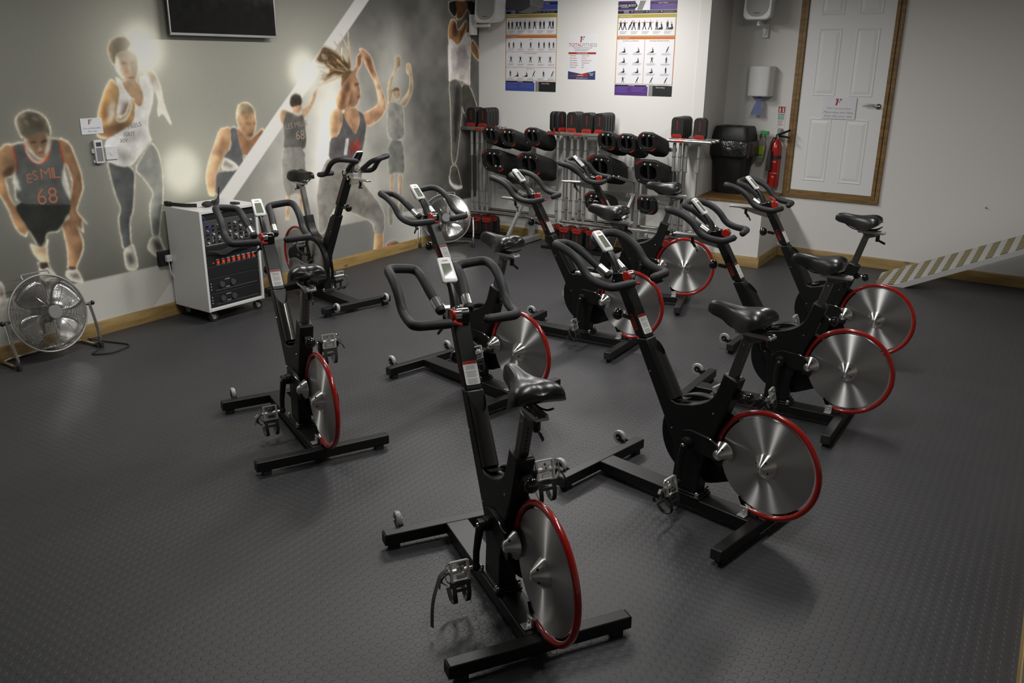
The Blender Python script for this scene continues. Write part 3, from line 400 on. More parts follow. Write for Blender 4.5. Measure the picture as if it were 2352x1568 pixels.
def mural():
    px = 0.0046; s0, s1, z0, z1 = -5.75, -0.001, 0.098, 2.70
    W = int((s1 - s0) / px); H = int((z1 - z0) / px)
    S = np.linspace(s0, s1, W)[None, :].repeat(H, 0); Z = np.linspace(z0, z1, H)[:, None].repeat(W, 1)
    rs = np.random.RandomState(3)
    def noise(sc):
        h, w_ = int((z1 - z0) / sc) + 3, int((s1 - s0) / sc) + 3; g = rs.rand(h, w_)
        yy = (Z - z0) / sc; xx = (S - s0) / sc; y0 = yy.astype(int); x0 = xx.astype(int); fy = yy - y0; fx = xx - x0
        fy = fy * fy * (3 - 2 * fy); fx = fx * fx * (3 - 2 * fx)
        return (g[y0, x0] * (1 - fx) + g[y0, x0 + 1] * fx) * (1 - fy) + (g[y0 + 1, x0] * (1 - fx) + g[y0 + 1, x0 + 1] * fx) * fy
    def ga(cs, cz, ss, sz): return np.exp(-0.5 * (((S - cs) / ss) ** 2 + ((Z - cz) / sz) ** 2))
    def sm(x): x = np.clip(x, 0, 1); return x * x * (3 - 2 * x)
    img = np.zeros((H, W, 3))
    def mix(c, a):
        a = np.clip(a, 0, 1)[..., None]; img[:] = img * (1 - a) + np.array(c, float) * a
    # left half: olive grey with soft lamps; right half: smoke
    base = 108 - 22 * sm((1.0 - Z) / 0.9) + 20 * sm((S + 5.0) / 1.6) + 5 * noise(0.5)
    img[..., 0] = base; img[..., 1] = base * 0.995; img[..., 2] = base * 0.925
    div = -3.623 + (Z - 0.844) * 1.092          # left edge of the white diagonal stripe
    right = sm((S - div) / 0.02)
    smoke = 0.55 * noise(0.45) + 0.3 * noise(0.16) + 0.15 * noise(0.07)
    br = 90 + 78 * ga(-2.55, 1.2, 0.5, 0.6) + 34 * ga(-3.1, 0.6, 0.5, 0.3) + 40 * ga(-2.2, 0.75, 0.3, 0.4) + 40 * ga(-1.6, 0.7, 0.5, 0.35) + 62 * ga(-1.42, 1.70, 0.17, 0.42) + 66 * ga(-2.36, 1.05, 0.13, 0.45) + 40 * ga(-2.3, 1.75, 0.25, 0.2) - 22 * sm((S + 1.0) / 0.9) + (smoke - 0.5) * 62
    mix((1, 1, 0.95), right * 0); img[:] = img * (1 - right[..., None]) + (br[..., None] * np.array((1, 0.985, 0.94))) * right[..., None]
    stripe = right * (1 - sm((S - div - 0.185) / 0.015)); mix((200, 198, 194), stripe * (Z > 0.40))
    # pale glossy floor of the print with the mirrored stripe
    fl = 1 - sm((Z - 0.395) / 0.012)
    fcol = 186 - 8 * noise(0.3); dv2 = -4.00 - (0.395 - Z) * 1.0
    img[:] = img * (1 - (fl * (1 - sm((S + 4.0 - (Z - .395) * 1.1) / 0.02)))[..., None]) + (fcol[..., None] * np.array((1, 0.99, 0.95))) * (fl * (1 - sm((S + 4.0 - (Z - .395) * 1.1) / 0.02)))[..., None]
    ff = fl * sm((S + 4.0 - (Z - .395) * 1.1) / 0.02); st = 1 - sm((S + 3.8 - (Z - .395) * 1.1) / 0.02)
    img[:] = img * (1 - ff[..., None]) + np.where(st[..., None] > 0.5, 200.0, (112 + 70 * sm((S + 2.0) / 0.9))[..., None]) * ff[..., None] * np.array((1, 0.99, 0.96))
    # strong round lamps behind the runners
    def lamp(cs, cz, ss, am):
        d_ = np.sqrt((S - cs) ** 2 + (Z - cz) ** 2)
        mix((196, 194, 176), 0.5 * am * np.exp(-(d_ / (ss * 3.0)) ** 2)); mix((226, 223, 208), am * np.exp(-(d_ / (ss * 1.35)) ** 4))
    for cs, cz, ss, am in ((-3.90 - 0.26, 1.92, 0.13, 0.95), (-3.93, 1.07, 0.13, 0.75), (-2.62, 1.78, 0.13, 0.85)):
        lamp(cs, cz, ss, am)
    mix((208, 206, 196), 0.8 * ga(-1.42, 1.19, 0.05, 0.10))
    mix((70, 74, 58), 0.25 * ga(-3.75, 0.62, 0.35, 0.3))
    # reflection of the runner's leg in the pale floor
    mix((150, 148, 140), 0.5 * ga(-4.49, 0.27, 0.035, 0.13) * fl)
    def inside(pts):
        P = pts
        for _ in range(1 if len(P) > 4 else 0):
            Q = []
            for i in range(len(P)):
                a = P[i]; c = P[(i + 1) % len(P)]
                Q += [(a[0] * .82 + c[0] * .18, a[1] * .82 + c[1] * .18), (a[0] * .18 + c[0] * .82, a[1] * .18 + c[1] * .82)]
            P = Q
        m = np.zeros((H, W), bool); xs = [p[0] for p in P]; zs = [p[1] for p in P]
        i0 = max(0, int((min(xs) - s0) / px) - 1); i1 = min(W, int((max(xs) - s0) / px) + 2); j0 = max(0, int((min(zs) - z0) / px) - 1); j1 = min(H, int((max(zs) - z0) / px) + 2)
        if i0 >= i1 or j0 >= j1: return m
        X = S[j0:j1, i0:i1]; Y = Z[j0:j1, i0:i1]; c_ = np.zeros(X.shape, bool)
        for i in range(len(P)):
            (xa, ya), (xb, yb) = P[i], P[(i + 1) % len(P)]
            if ya == yb: continue
            c_ ^= ((ya > Y) != (yb > Y)) & (X < (xb - xa) * (Y - ya) / (yb - ya) + xa)
        m[j0:j1, i0:i1] = c_; return m
    tex = noise(0.05) * 0.6 + noise(0.02) * 0.4
    mus = noise(0.085) * 0.65 + noise(0.04) * 0.35
    RG = (0.95, 0.95, 0.8, 0.45, 0.6, 0.45, 0.9, 0.4)
    for fi, figure in enumerate(MUR):
        ms = []
        for col, soft, q in figure:
            ms.append(inside([(q[i] / 1000.0, q[i + 1] / 1000.0) for i in range(0, len(q), 2)]))
        union = np.zeros((H, W), bool)
        for m_ in ms: union |= m_
        jj, ii = np.where(union); 
        if len(jj) == 0: continue
        J0, J1, I0, I1 = max(jj.min() - 40, 0), jj.max() + 40, max(ii.min() - 40, 0), ii.max() + 40
        sl = (slice(J0, J1), slice(I0, I1)); u = union[sl].astype(float); sub = img[sl]
        g = np.clip(blur(u, 1.5) * 1.5, 0, 1)[..., None] * RG[fi] * 0.6; g2 = np.clip(blur(u, 9.0), 0, 1)[..., None] * 0.2 * RG[fi]
        vol = blur(u, 5.5)[..., None]; lr = (blur(u, 7.0) - np.roll(blur(u, 7.0), 9, axis=1))[..., None]
        sub[:] = sub * (1 - g2) + np.array((196, 193, 180)) * g2
        sub[:] = sub * (1 - g) + np.array((214, 209, 194)) * g
        t = tex[sl][..., None]
        for (col, soft, q), m_ in zip(figure, ms):
            a = m_[sl].astype(float); a = blur(a, 0.7 + soft * 1.0)[..., None]
            sk_ = col[0] > col[2] * 1.25
            shade = (1.18 - 0.34 * vol if sk_ else 1.10 - 0.2 * vol) * (0.74 + 0.52 * mus[sl][..., None] if sk_ else 0.86 + 0.28 * mus[sl][..., None]) * (1 + (0.55 if sk_ else 0.3) * lr) * (0.90 + 0.20 * t)
            gcol = np.array(col, float); mn_ = gcol.mean(); gcol = gcol * 0.86 + mn_ * 0.14
            sub[:] = sub * (1 - a) + np.clip(gcol * shade, 0, 225) * a
        rim = (u * np.clip((0.92 - blur(u, 2.5)) * 2.6, 0, 1) * (0.55 + 0.75 * tex[sl]))[..., None] * 1.05 * RG[fi]
        sub[:] = sub * (1 - rim) + np.array((224, 214, 190)) * rim
        if fi == 2: mix((200, 198, 194), stripe * (Z > 0.40) * (S < -2.9))
    lamp(-4.12, 1.95, 0.13, 0.6); lamp(-3.93, 1.07, 0.12, 0.45)
    for c_ in range(3): img[..., c_] = blur(img[..., c_], 0.8)
    img *= (0.985 + 0.03 * rs.rand(H, W))[..., None]
    # displayed tone -> reflectance of the print
    rgb = np.clip(img / 255.0, 0, 1) ** 2.2 / 0.455 * 0.65
    rgb = np.clip(rgb, 0.002, 0.9)
    nv = H * W; co = np.zeros((H, W, 3)); co[..., 0] = S; co[..., 1] = -0.002; co[..., 2] = Z
    me = bpy.data.meshes.new('mural'); me.vertices.add(nv); me.vertices.foreach_set('co', co.ravel())
    idx = np.arange(nv).reshape(H, W); fc = np.stack([idx[:-1, :-1], idx[:-1, 1:], idx[1:, 1:], idx[1:, :-1]], -1).reshape(-1, 4)
    me.loops.add(fc.size); me.loops.foreach_set('vertex_index', fc.ravel().astype(np.int32))
    me.polygons.add(len(fc)); me.polygons.foreach_set('loop_start', np.arange(0, fc.size, 4, dtype=np.int32)); me.polygons.foreach_set('loop_total', np.full(len(fc), 4, dtype=np.int32))
    me.update(calc_edges=True)
    ca = me.color_attributes.new('print', 'FLOAT_COLOR', 'POINT'); ca.data.foreach_set('color', np.concatenate([rgb.reshape(-1, 3), np.ones((nv, 1))], 1).ravel())
    m = mat('mural_print', (0.5, 0.5, 0.5), 0.55, spec=0.25, bump=(120, 0.05, 0.001)); nt = m.node_tree
    at = nt.nodes.new('ShaderNodeVertexColor'); at.layer_name = 'print'; nt.links.new(at.outputs['Color'], nt.nodes['Principled BSDF'].inputs['Base Color'])
    me.materials.append(m)
    o = bpy.data.objects.new('wall_mural', me); COL.objects.link(o); o.location = CORNER; o.rotation_euler = (0, 0, A_L)
    return tag(o, 'huge grey wall mural of exercising athletes and smoke split by a white diagonal stripe', 'mural')
mur = mural()
def onm(s_, z): return (s_, -0.0022, z)
b = MB().use(mat('jersey_print', (0.40, 0.16, 0.10), 0.6))
X_, Z_ = (1, 0, 0), (0, 0, 1)
for i, (ch, ds, dz, rt) in enumerate(zip('ES', (-5.075, -5.033), (1.131, 1.146), (0, 0))): b.text(ch, 0.085, onm(ds, dz), X_, Z_)
for ch, ds in zip('MIL', (-4.963, -4.918, -4.893)): b.text(ch, 0.105, onm(ds, 1.15), X_, Z_)
b.text('68', 0.15, onm(-4.976, 1.005), X_, Z_)
b.use(mat('jersey_print_pale', (0.34, 0.26, 0.21), 0.6)); b.text('LES MILLS', 0.062, onm(-2.742, 1.338), (1, 0, 0.1), (-0.1, 0, 1)); b.text('68', 0.11, onm(-2.705, 1.249), X_, Z_)
b.use(mat('shirt_print', (0.22, 0.22, 0.22), 0.6)); b.text('HEELS', 0.042, onm(-4.275, 1.419), (1, 0, .15), (-.15, 0, 1)); b.text('GRIT', 0.04, onm(-4.323, 1.363), X_, Z_); b.text('XIV', 0.04, onm(-4.373, 1.322), X_, Z_)
b.text('GRIT', 0.035, onm(-0.272, 1.964), X_, Z_); b.text('XIV', 0.035, onm(-0.289, 1.894), X_, Z_)
b.build('lettering', mur)

# ------------------------------------------------------------------ wall things
def tf_logo(b, x, z, h, y=-0.0035):            # the red numeral with two navy blocks
    def q(m, pts): b.use(m).quad([(x + u * h, y, z + v * h) for u, v in pts])
    q('redtxt', [(-0.42, 0.5), (-0.44, 0.32), (-0.28, 0.28), (-0.45, -0.5), (-0.17, -0.5), (0.04, 0.5)])
    q('navy', [(0.17, 0.28), (0.42, 0.28), (0.5, 0.5), (0.24, 0.5)]); q('navy', [(0.08, -0.08), (0.2, -0.08), (0.28, 0.12), (0.15, 0.12)])
def notice(name, lab, loc, rz, wd, ht, lines, sz, tilt=0.0):
    root = empty(name, lab, 'notice', loc, rz); root.rotation_euler = (0, tilt, rz)
    MB().use('paper').box(-wd / 2, wd / 2, -0.003, 0, -ht / 2, ht / 2).build('card', root)
    b = MB(); tf_logo(b, -0.01, ht * 0.27, ht * 0.30)
    b.use('inkgrey')
    for t, z, s_ in lines: b.text(t, s_ * sz, (0, -0.003, z * ht), X_, Z_)
    b.build('lettering', root)
notice('notice', 'white notice asking people to wipe down bikes, stuck on the white panelled door', onR(0.452, 0.019, 1.474), A_R, 0.308, 0.20,
       [('Polite Customer Notice', -0.02, 0.75), ('Please wipe your bikes', -0.20, 1.0), ('down after your class', -0.37, 1.0)], 0.030)
notice('notice', 'small white notice beside the handset, fixed on the mural above the white switch plate', onL(-4.598, 0.003, 1.434), A_L, 0.157, 0.104,
       [('Turn on Dehumidifier', -0.13, 1.0), ('after a class', -0.32, 1.0)], 0.0145)
# handset in its wall holder and the switch plate
t = empty('remote_control', 'white handset with a small grey display, in a holder on the mural', 'remote control', onL(-4.583, 0.003, 1.265), A_L)
MB().use('white').prism(rrect(0, 0, 0.062, 0.155, 0.008), -0.026, -0.006).build('body', t, bevel=0.003)
MB().use('ink').box(-0.018, 0.018, -0.0275, -0.026, 0.035, 0.062).use('grey').box(-0.022, 0.022, -0.0272, -0.026, -0.065, 0.026).build('keypad', t)
MB().use('white').box(-0.04, 0.036, -0.012, 0, -0.075, -0.055).box(-0.045, -0.03, -0.014, 0, -0.01, 0.02).build('holder', t, bevel=0.002)
t = empty('switch_plate', 'square white isolator plate on the mural, right of the handset', 'switch', onL(-4.483, 0.003, 1.247), A_L)
MB().use('white').prism(rrect(0, 0, 0.088, 0.088, 0.006), -0.009, 0).build('plate', t, bevel=0.002)
MB().use('white').lathe([(0.016, 0), (0.015, 0.003)], (0, -0.009, 0), (0, -1, 0), 24).use('ink').cyl((-0.03, -0.009, 0), (-0.03, -0.0095, 0), 0.002, 8).cyl((0.03, -0.009, 0), (0.03, -0.0095, 0), 0.002, 8).build('switch', t)
# television
t = empty('television', 'black flat screen television high on the mural wall', 'television', onL(-3.462, 0.05, 2.0), A_L)
MB().use('blackp').box(-0.497, 0.497, -0.035, 0, 0.028, 0.61).build('casing', t, bevel=0.004)
MB().use('tv').box(-0.485, 0.485, -0.0365, -0.035, 0.048, 0.598).build('screen', t)
MB().use('tvframe').box(-0.497, 0.497, -0.037, -0.02, 0.028, 0.046).box(-0.497, -0.486, -0.037, -0.02, 0.046, 0.61).box(0.486, 0.497, -0.037, -0.02, 0.046, 0.61).build('bezel', t, bevel=0.002)
MB().use('dkgrey').box(-0.2, 0.2, 0, 0.048, 0.15, 0.5).build('wall_bracket', t)
# posters
def fig(b, x, z, h, pose, m='blackp'):          # a little printed figure
    y = -0.0022
    b.use(m)
    P = {0: [(-.10, 0, .06, .48), (.02, 0, .06, .48)], 1: [(-.2, 0, .08, .45), (.14, 0, .08, .45)], 2: [], 3: []}[pose % 4]
    q = lambda pts: b.quad([(x + u * h, y, z + v * h) for u, v in pts])
    if pose % 4 in (0, 1):
        w_ = 0.09 if pose % 4 == 0 else 0.2
        q([(-0.11, .40), (.11, .40), (.12, .78), (-.12, .78)]); q([(-w_ - .05, 0), (-w_ + .04, 0), (0.0, .42), (-.11, .42)]); q([(w_ - .04, 0), (w_ + .05, 0), (.11, .42), (0.0, .42)])
        b.use('skinp'); q([(-.05, .80), (.05, .80), (.06, .96), (-.06, .96)])
        if pose % 4 == 1: q([(.11, .70), (.38, .74), (.38, .80), (.11, .78)]); q([(-.11, .70), (-.38, .74), (-.38, .80), (-.11, .78)])
        else: q([(-.16, .42), (-.10, .42), (-.10, .76), (-.15, .74)])
    elif pose % 4 == 2:
        q([(-.45, 0), (.2, 0), (.25, .22), (-.1, .25)]); q([(.08, .1), (.25, .1), (.12, .6), (-.05, .55)]); b.use('skinp'); q([(-.03, .6), (.09, .62), (.08, .8), (-.05, .78)]); q([(-.7, 0), (-.4, 0), (-.4, .08), (-.7, .06)])
    else:
        q([(-.2, 0), (-.1, 0), (.12, .5), (-.02, .55)]); q([(-.02, .4), (.12, .4), (.3, .8), (.14, .85)]); b.use('skinp'); q([(.2, .82), (.33, .82), (.36, 1), (.24, 1)]); q([(.2, 0), (.28, 0), (.14, .42), (.05, .4)])
def wtext(b, m, x, z, wd, n, step, mtx=None):      # unreadable fine print as hairline rows
    b.use(m)
    for i in range(n): b.quad([(x, -0.0021, z - i * step), (x + wd * (1 - .13 * ((i * 7) % 3)), -0.0021, z - i * step), (x + wd * (1 - .13 * ((i * 7) % 3)), -0.0021, z - i * step - step * .35), (x, -0.0021, z - i * step - step * .35)])
def R(b, m, x0, x1, z0, z1, y=-0.0016): b.use(m).quad([(x0, y, z0), (x1, y, z0), (x1, y, z1), (x0, y, z1)])
def poster(lab, s_, z0, wd, ht, main, title, lower):
    root = empty('poster', lab, 'poster', onB(s_, 0.001, z0), A_B)
    MB().use('paper').box(0, wd, -0.0012, 0, 0, ht).build('sheet', root)
    b = MB(); H = ht
    R(b, main, 0, wd, H * .905, H); R(b, 'paper', wd * .30, wd * .55, H * .905, H, -0.0017); b.use('grey').quad([(wd * .33, -.0018, H * .905), (wd * .42, -.0018, H * .905), (wd * .48, -.0018, H), (wd * .38, -.0018, H)])
    b.use('blackp').quad([(0, -.0019, H * .925), (wd * .31, -.0019, H * .925), (wd * .34, -.0019, H * .95), (wd * .31, -.0019, H * .98), (0, -.0019, H * .98)])
    R(b, 'blackp', wd * .55, wd, H * .965, H * .982, -.0018); R(b, 'blackp', 0, wd, H * .868, H * .902)
    R(b, 'mustard', 0, wd, H * .825, H * .862); R(b, 'mustard', 0, wd, H * .635, H * .642)
    for xx in (0, wd * .985): R(b, 'mustard', xx, xx + wd * .015, H * .64, H * .83)
    R(b, 'orange', 0, wd, H * .60, H * .632)
    for xx in (0, wd * .99): R(b, 'orange', xx, xx + wd * .01, H * .125, H * .6)
    R(b, 'orange', 0, wd, H * .122, H * .127)
    R(b, 'blackp', 0, wd * .56, H * .10, H * .115); R(b, main, 0, wd * .585, 0, H * .10); R(b, 'grey', wd * .60, wd * .67, 0, H * .115); R(b, 'blackp', wd * .67, wd, 0, H * .113)
    b.use('paper'); b.text(title, 0.030, (wd * .155, -0.0024, H * .952), X_, Z_)
    b.text('STRETCHING', 0.013, (wd * .12, -0.0024, H * .934), X_, Z_); b.text('DON\'T FORGET', 0.014, (wd * .77, -0.0024, H * .973), X_, Z_); b.text('GETTING\nSTARTED', 0.013, (wd * .15, -0.0024, H * .885), X_, Z_)
    b.text('Dynamic Stretches  >', 0.017, (wd * .16, -0.0024, H * .844), X_, Z_); b.text('Static Stretches  >', 0.017, (wd * .14, -0.0024, H * .616), X_, Z_); b.text('Demo Videos', 0.017, (wd * .80, -0.0024, H * .092), X_, Z_); b.text('DISCLAIMER', 0.012, (wd * .3, -.0024, H * .107), X_, Z_)
    for i in range(3): b.text('>', 0.03, (wd * (.25 + .25 * i), -.0024, H * .885), X_, Z_)
    wtext(b, 'grey', wd * .28, H * .892, wd * .18, 2, .010); wtext(b, 'grey', wd * .53, H * .892, wd * .18, 2, .010); wtext(b, 'grey', wd * .78, H * .892, wd * .18, 2, .010)
    wtext(b, 'lilac', wd * .58, H * .955, wd * .36, 4, .010); wtext(b, 'lilac', wd * .03, H * .09, wd * .22, 5, .012); wtext(b, 'lilac', wd * .3, H * .09, wd * .25, 4, .012)
    for i, u in enumerate((.06, .13, .22, .29, .38, .47, .57, .68, .75, .86, .92)): fig(b, wd * u, H * .70, H * .10, (0, 0, 1, 1, 0, 0, 1, 0, 0, 1, 0)[i] if not lower else (1, 1, 3, 1, 0, 1, 1, 0, 2, 0, 2)[i])
    for i in range(5): wtext(b, 'inkgrey', wd * (.05 + .19 * i), H * .685, wd * .13, 3, .010)
    if lower:
        R(b, 'orange', wd * .49, wd * .497, H * .125, H * .6)
        b.use('orange'); b.text('Hip Abductors and Adductors', 0.014, (wd * .25, -.0024, H * .585), X_, Z_); b.text('Hamstrings, Quadriceps and Calves', 0.014, (wd * .74, -.0024, H * .585), X_, Z_)
        for r_ in range(4):
            for c_ in range(4):
                fig(b, wd * (.14 + .245 * c_), H * (.46 - .108 * r_), H * .07, (2, 2, 2, 3, 2, 2, 1, 0, 2, 2, 2, 0, 1, 3, 3, 3)[r_ * 4 + c_]); wtext(b, 'inkgrey', wd * (.05 + .245 * c_), H * (.452 - .108 * r_), wd * .16, 2, .010)
    else:
        for z in (.445, .27): R(b, 'orange', 0, wd, H * z, H * (z + .004))
        b.use('orange'); b.text('Neck', .014, (wd * .5, -.0024, H * .585), X_, Z_); b.text('Arms, Chest and Shoulders', .014, (wd * .5, -.0024, H * .43), X_, Z_); b.text('Back and Torso', .014, (wd * .5, -.0024, H * .256), X_, Z_)
        for i, u in enumerate((.07, .16, .31, .50, .66, .76, .86, .94)): fig(b, wd * u, H * .49, H * .075, 0)
        for i, u in enumerate((.11, .30, .50, .68, .88)): fig(b, wd * u, H * .325, H * .08, 1)
        for i, u in enumerate((.10, .24, .42, .56, .76, .92)): fig(b, wd * u, H * .165, H * .075, (0, 2, 2, 3, 0, 3)[i])
        for z in (.48, .31, .15):
            for i in range(5): wtext(b, 'inkgrey', wd * (.04 + .2 * i), H * z, wd * .13, 2, .010)
    b.build('print', root)
poster('stretching poster with blue bands, partly hidden by the black stage lamp', 0.352, 1.565, 0.625, 0.885, 'blue', 'UPPER BODY', False)
poster('stretching poster with purple bands headed lower body, by the alcove edge', 1.655, 1.556, 0.612, 0.872, 'purple', 'LOWER BODY', True)
root = empty('flyer', 'small white flyer with red and navy foot, hanging between the two large posters', 'flyer', onB(1.118, 0.001, 1.697), A_B)
MB().use('paper').box(0, 0.315, -0.0012, 0, 0, 0.43).build('sheet', root)
b = MB(); Wd = 0.315; tf_logo(b, 0.155, 0.385, 0.055, -0.0022)
b.use('redtxt').text('TOTAL', 0.048, (0.155, -.0015, 0.33), X_, Z_, align='RIGHT'); b.use('inkgrey').text('FITNESS', 0.048, (0.155, -.0015, 0.33), X_, Z_, align='LEFT')
b.use('redtxt').text('OPEN ACCESS GYM, FITNESS CLASSES', 0.013, (0.16, -.0015, 0.303), X_, Z_); wtext(b, 'inkgrey', .07, .290, .17, 2, .012)
R(b, 'redtxt', 0, Wd, .243, .262); b.use('paper').text('CLASSES AVAILABLE', .014, (Wd / 2, -.0018, .2525), X_, Z_)
for i, (p1_, p2_) in enumerate((('LES MILLS', 'Indoor Cycle'), ('Body Pump', 'Circuits'), ('Body Attack', 'Boxing Workout'), ('Body Balance', 'Ultimate Abs'), ('Body Combat', 'HIIT'), ('Grit Series', 'LBT'))):
    b.use('redtxt').text(p1_, .016, (.02, -.0015, .228 - i * .0225), X_, Z_, align='LEFT'); b.text(p2_, .016, (.155, -.0015, .228 - i * .0225), X_, Z_, align='LEFT')
b.use('navy').quad([(0, -.0016, 0), (Wd, -.0016, 0), (Wd, -.0016, .085), (Wd * .5, -.0016, .052), (0, -.0016, .078)])
b.use('redtxt').quad([(0, -.0018, .028), (Wd * .72, -.0018, .028), (Wd * .72, -.0018, .069), (Wd * .5, -.0018, .052)])
b.use('paper').text('#totalfitness', .014, (.145, -.002, .038), X_, Z_); b.text('www.totalfitness.co.uk', .014, (.16, -.002, .013), X_, Z_); b.text('OPEN YOUR\nCLASSES\nONLINE', .010, (.27, -.002, .05), X_, Z_)
b.build('print', root)
# wall speakers
def speaker(lab, loc, rz, yaw, tilt, mount):
    root = empty('wall_speaker', lab, 'speaker', loc, rz, None)
    body = MB().use('white'); A = Matrix.Rotation(yaw, 4, 'Z') @ Matrix.Rotation(tilt, 4, 'X')
    def pr(poly0, poly1, y0, y1):
        n = len(poly0); vs = [A @ Vector((u, y0, v)) for u, v in poly0] + [A @ Vector((u, y1, v)) for u, v in poly1]
        body.add(vs, [tuple(range(n)), tuple(range(2 * n - 1, n - 1, -1))] + [(i, n + i, n + (i + 1) % n, (i + 1) % n) for i in range(n)])
    a = rrect(0, .19, .27, .40, .055); c = rrect(0, .19, .20, .32, .05); pr(a, c, -0.11, 0.10)
    a1 = rrect(0, .19, .255, .385, .05); pr(a1, a, -0.125, -0.11)
    body.build('cabinet', root, bevel=0.004)
    body = MB().use('mesh'); n = 24
    e = rrect(0, .19, .215, .345, .095, 6); body.add([A @ Vector((u, -0.127, v)) for u, v in e], [tuple(range(len(e) - 1, -1, -1))]); g = body.build('grille', root)
    for i, ch in enumerate('JBL'[:0]): pass
    k_ = MB().use('ink')
    for i in range(4): k_.add([A @ Vector((x, -0.1275, z)) for x, z in ((-.03 + .015 * i, .045), (-.021 + .015 * i, .045), (-.019 + .015 * i, .058), (-.026 + .015 * i, .056))], [(0, 1, 2, 3)])
    k_.build('badge', root)
    b = MB().use('white'); b.cyl(A @ Vector((0, -.03, -.035)), A @ Vector((0, -.03, 0.0)), .012)
    if mount == 'down': b.bar((0, -.03, -.03), (0, .17, -.05), .03, .03, (0, 0, 1)); b.box(-.03, .03, .165, .2, -.15, -.02); b.box(-.018, .018, .15, .17, -.12, -.02)
    else: b.bar((0, -.03, -.02), (-.22, .0, -.02), .035, .03, (0, 0, 1)); b.box(-.245, -.215, -.05, .06, -.11, .09)
    b.build('wall_bracket', root, bevel=.003)
speaker('white wall speaker in the corner between mural and back wall', onB(0.31, 0.22, 2.235), A_B, math.radians(2), math.radians(-6), 'side')
speaker('white wall speaker high in the alcove above the towel dispenser', onR(-0.33, 0.205, 2.255), A_R, math.radians(4), math.radians(-6), 'down')
# black stage lamp hung from the ceiling
root = empty('stage_lamp', 'black lamp housing hanging in front of the blue banded poster', 'lamp', onB(0.955, 0.6, 2.33), A_B)
b = MB().use('blackp'); b.prism([(-.135, .02), (-.05, -.0), (.0, -.02), (.07, .0), (.14, .03), (.15, .22), (-.145, .22)], -.12, .12, 'y').build('housing', root, bevel=.008)
MB().use('blackp').box(-.02, .02, -.02, .02, .22, CEIL - 2.33).build('bracket', root)
# towel dispenser with blue paper
root = empty('towel_dispenser', 'white paper towel dispenser above the black bin in the alcove', 'dispenser', onR(-0.305, 0.0, 1.56), A_R)
b = MB().use('white'); prof = [(-.115, 0), (-.115, -.12), (-.10, -.155), (-.06, -.175), (0, -.18), (.06, -.175), (.10, -.155), (.115, -.12), (.115, 0)]
b.prism(prof, 0, .285, 'z').build('housing', root, bevel=.012, seg=3)
b = MB().use('dkgrey').box(-.05, .05, -.15, -.04, -.004, .002).build('outlet', root)
pap = MB().use('bluecloth'); 
pth = [(.005, -.09, 0), (.0, -.095, -.06), (-.012, -.10, -.12), (-.02, -.10, -.175)]
for i in range(3):
    (x0, y0, z0), (x1, y1, z1) = pth[i], pth[i + 1]; w0 = .018 + .012 * i; w1 = .018 + .012 * (i + 1)
    pap.add([(x0 - w0, y0, z0), (x0, y0 - .02, z0), (x0 + w0, y0, z0), (x1 - w1, y1, z1), (x1, y1 - .02, z1), (x1 + w1, y1, z1), (x0, y0 + .01, z0), (x1, y1 + .01, z1)], [(0, 3, 4, 1), (1, 4, 5, 2), (2, 5, 7, 6), (6, 7, 3, 0)])
tag(pap.build('paper_towel'), 'strip of blue paper towel hanging from the white dispenser', 'paper towel').matrix_world = Matrix.Translation(onR(-0.305, 0, 1.56)) @ Matrix.Rotation(A_R, 4, 'Z')
# black bin with bin bag
root = empty('rubbish_bin', 'tall black swing top bin standing on the wooden ledge in the alcove', 'bin', onR(-0.455, 0.262, 0.627), A_R)
b = MB().use('binblack')
def sect(w_, d_, z, r=.05): return [(x, y, z) for x, y in rrect(0, 0, w_, d_, r, 5)]
def loft(b, secs, cap=True):
    n = len(secs[0]); b.add([v for s_ in secs for v in s_], [(i * n + j, i * n + (j + 1) % n, (i + 1) * n + (j + 1) % n, (i + 1) * n + j) for i in range(len(secs) - 1) for j in range(n)] + ([tuple(range(n - 1, -1, -1)), tuple((len(secs) - 1) * n + j for j in range(n))] if cap else []))
loft(b, [sect(.27, .22, 0), sect(.285, .23, .02), sect(.36, .29, .52)]); b.build('body', root)
b = MB().use('binblack'); loft(b, [sect(.38, .31, .515), sect(.385, .315, .54), sect(.35, .27, .635), sect(.325, .245, .652, .04)]); b.box(-.06, .06, -.10, -.02, .650, .66); b.build('lid', root, bevel=.003)
b = MB().use('bag'); secs = []; random.seed(4)
for i, (w_, d_, z) in enumerate(((.385, .31, .50), (.40, .325, .515), (.415, .34, .49), (.43, .35, .42))):
    s_ = []
    for j, (x, y) in enumerate(rrect(0, 0, w_, d_, .05, 5)):
        kx = 1 + .02 * sin(j * 2.1 + i); dz = 0
        if i == 3: dz = -.05 * abs(x) / .2 + (.06 if (y < -.1 and abs(x) < .1) else 0) + .012 * sin(j * 1.7)
        s_.append((x * kx, y * kx, z + dz))
    secs.append(s_)
loft(b, secs, False); b.build('bin_bag', root)
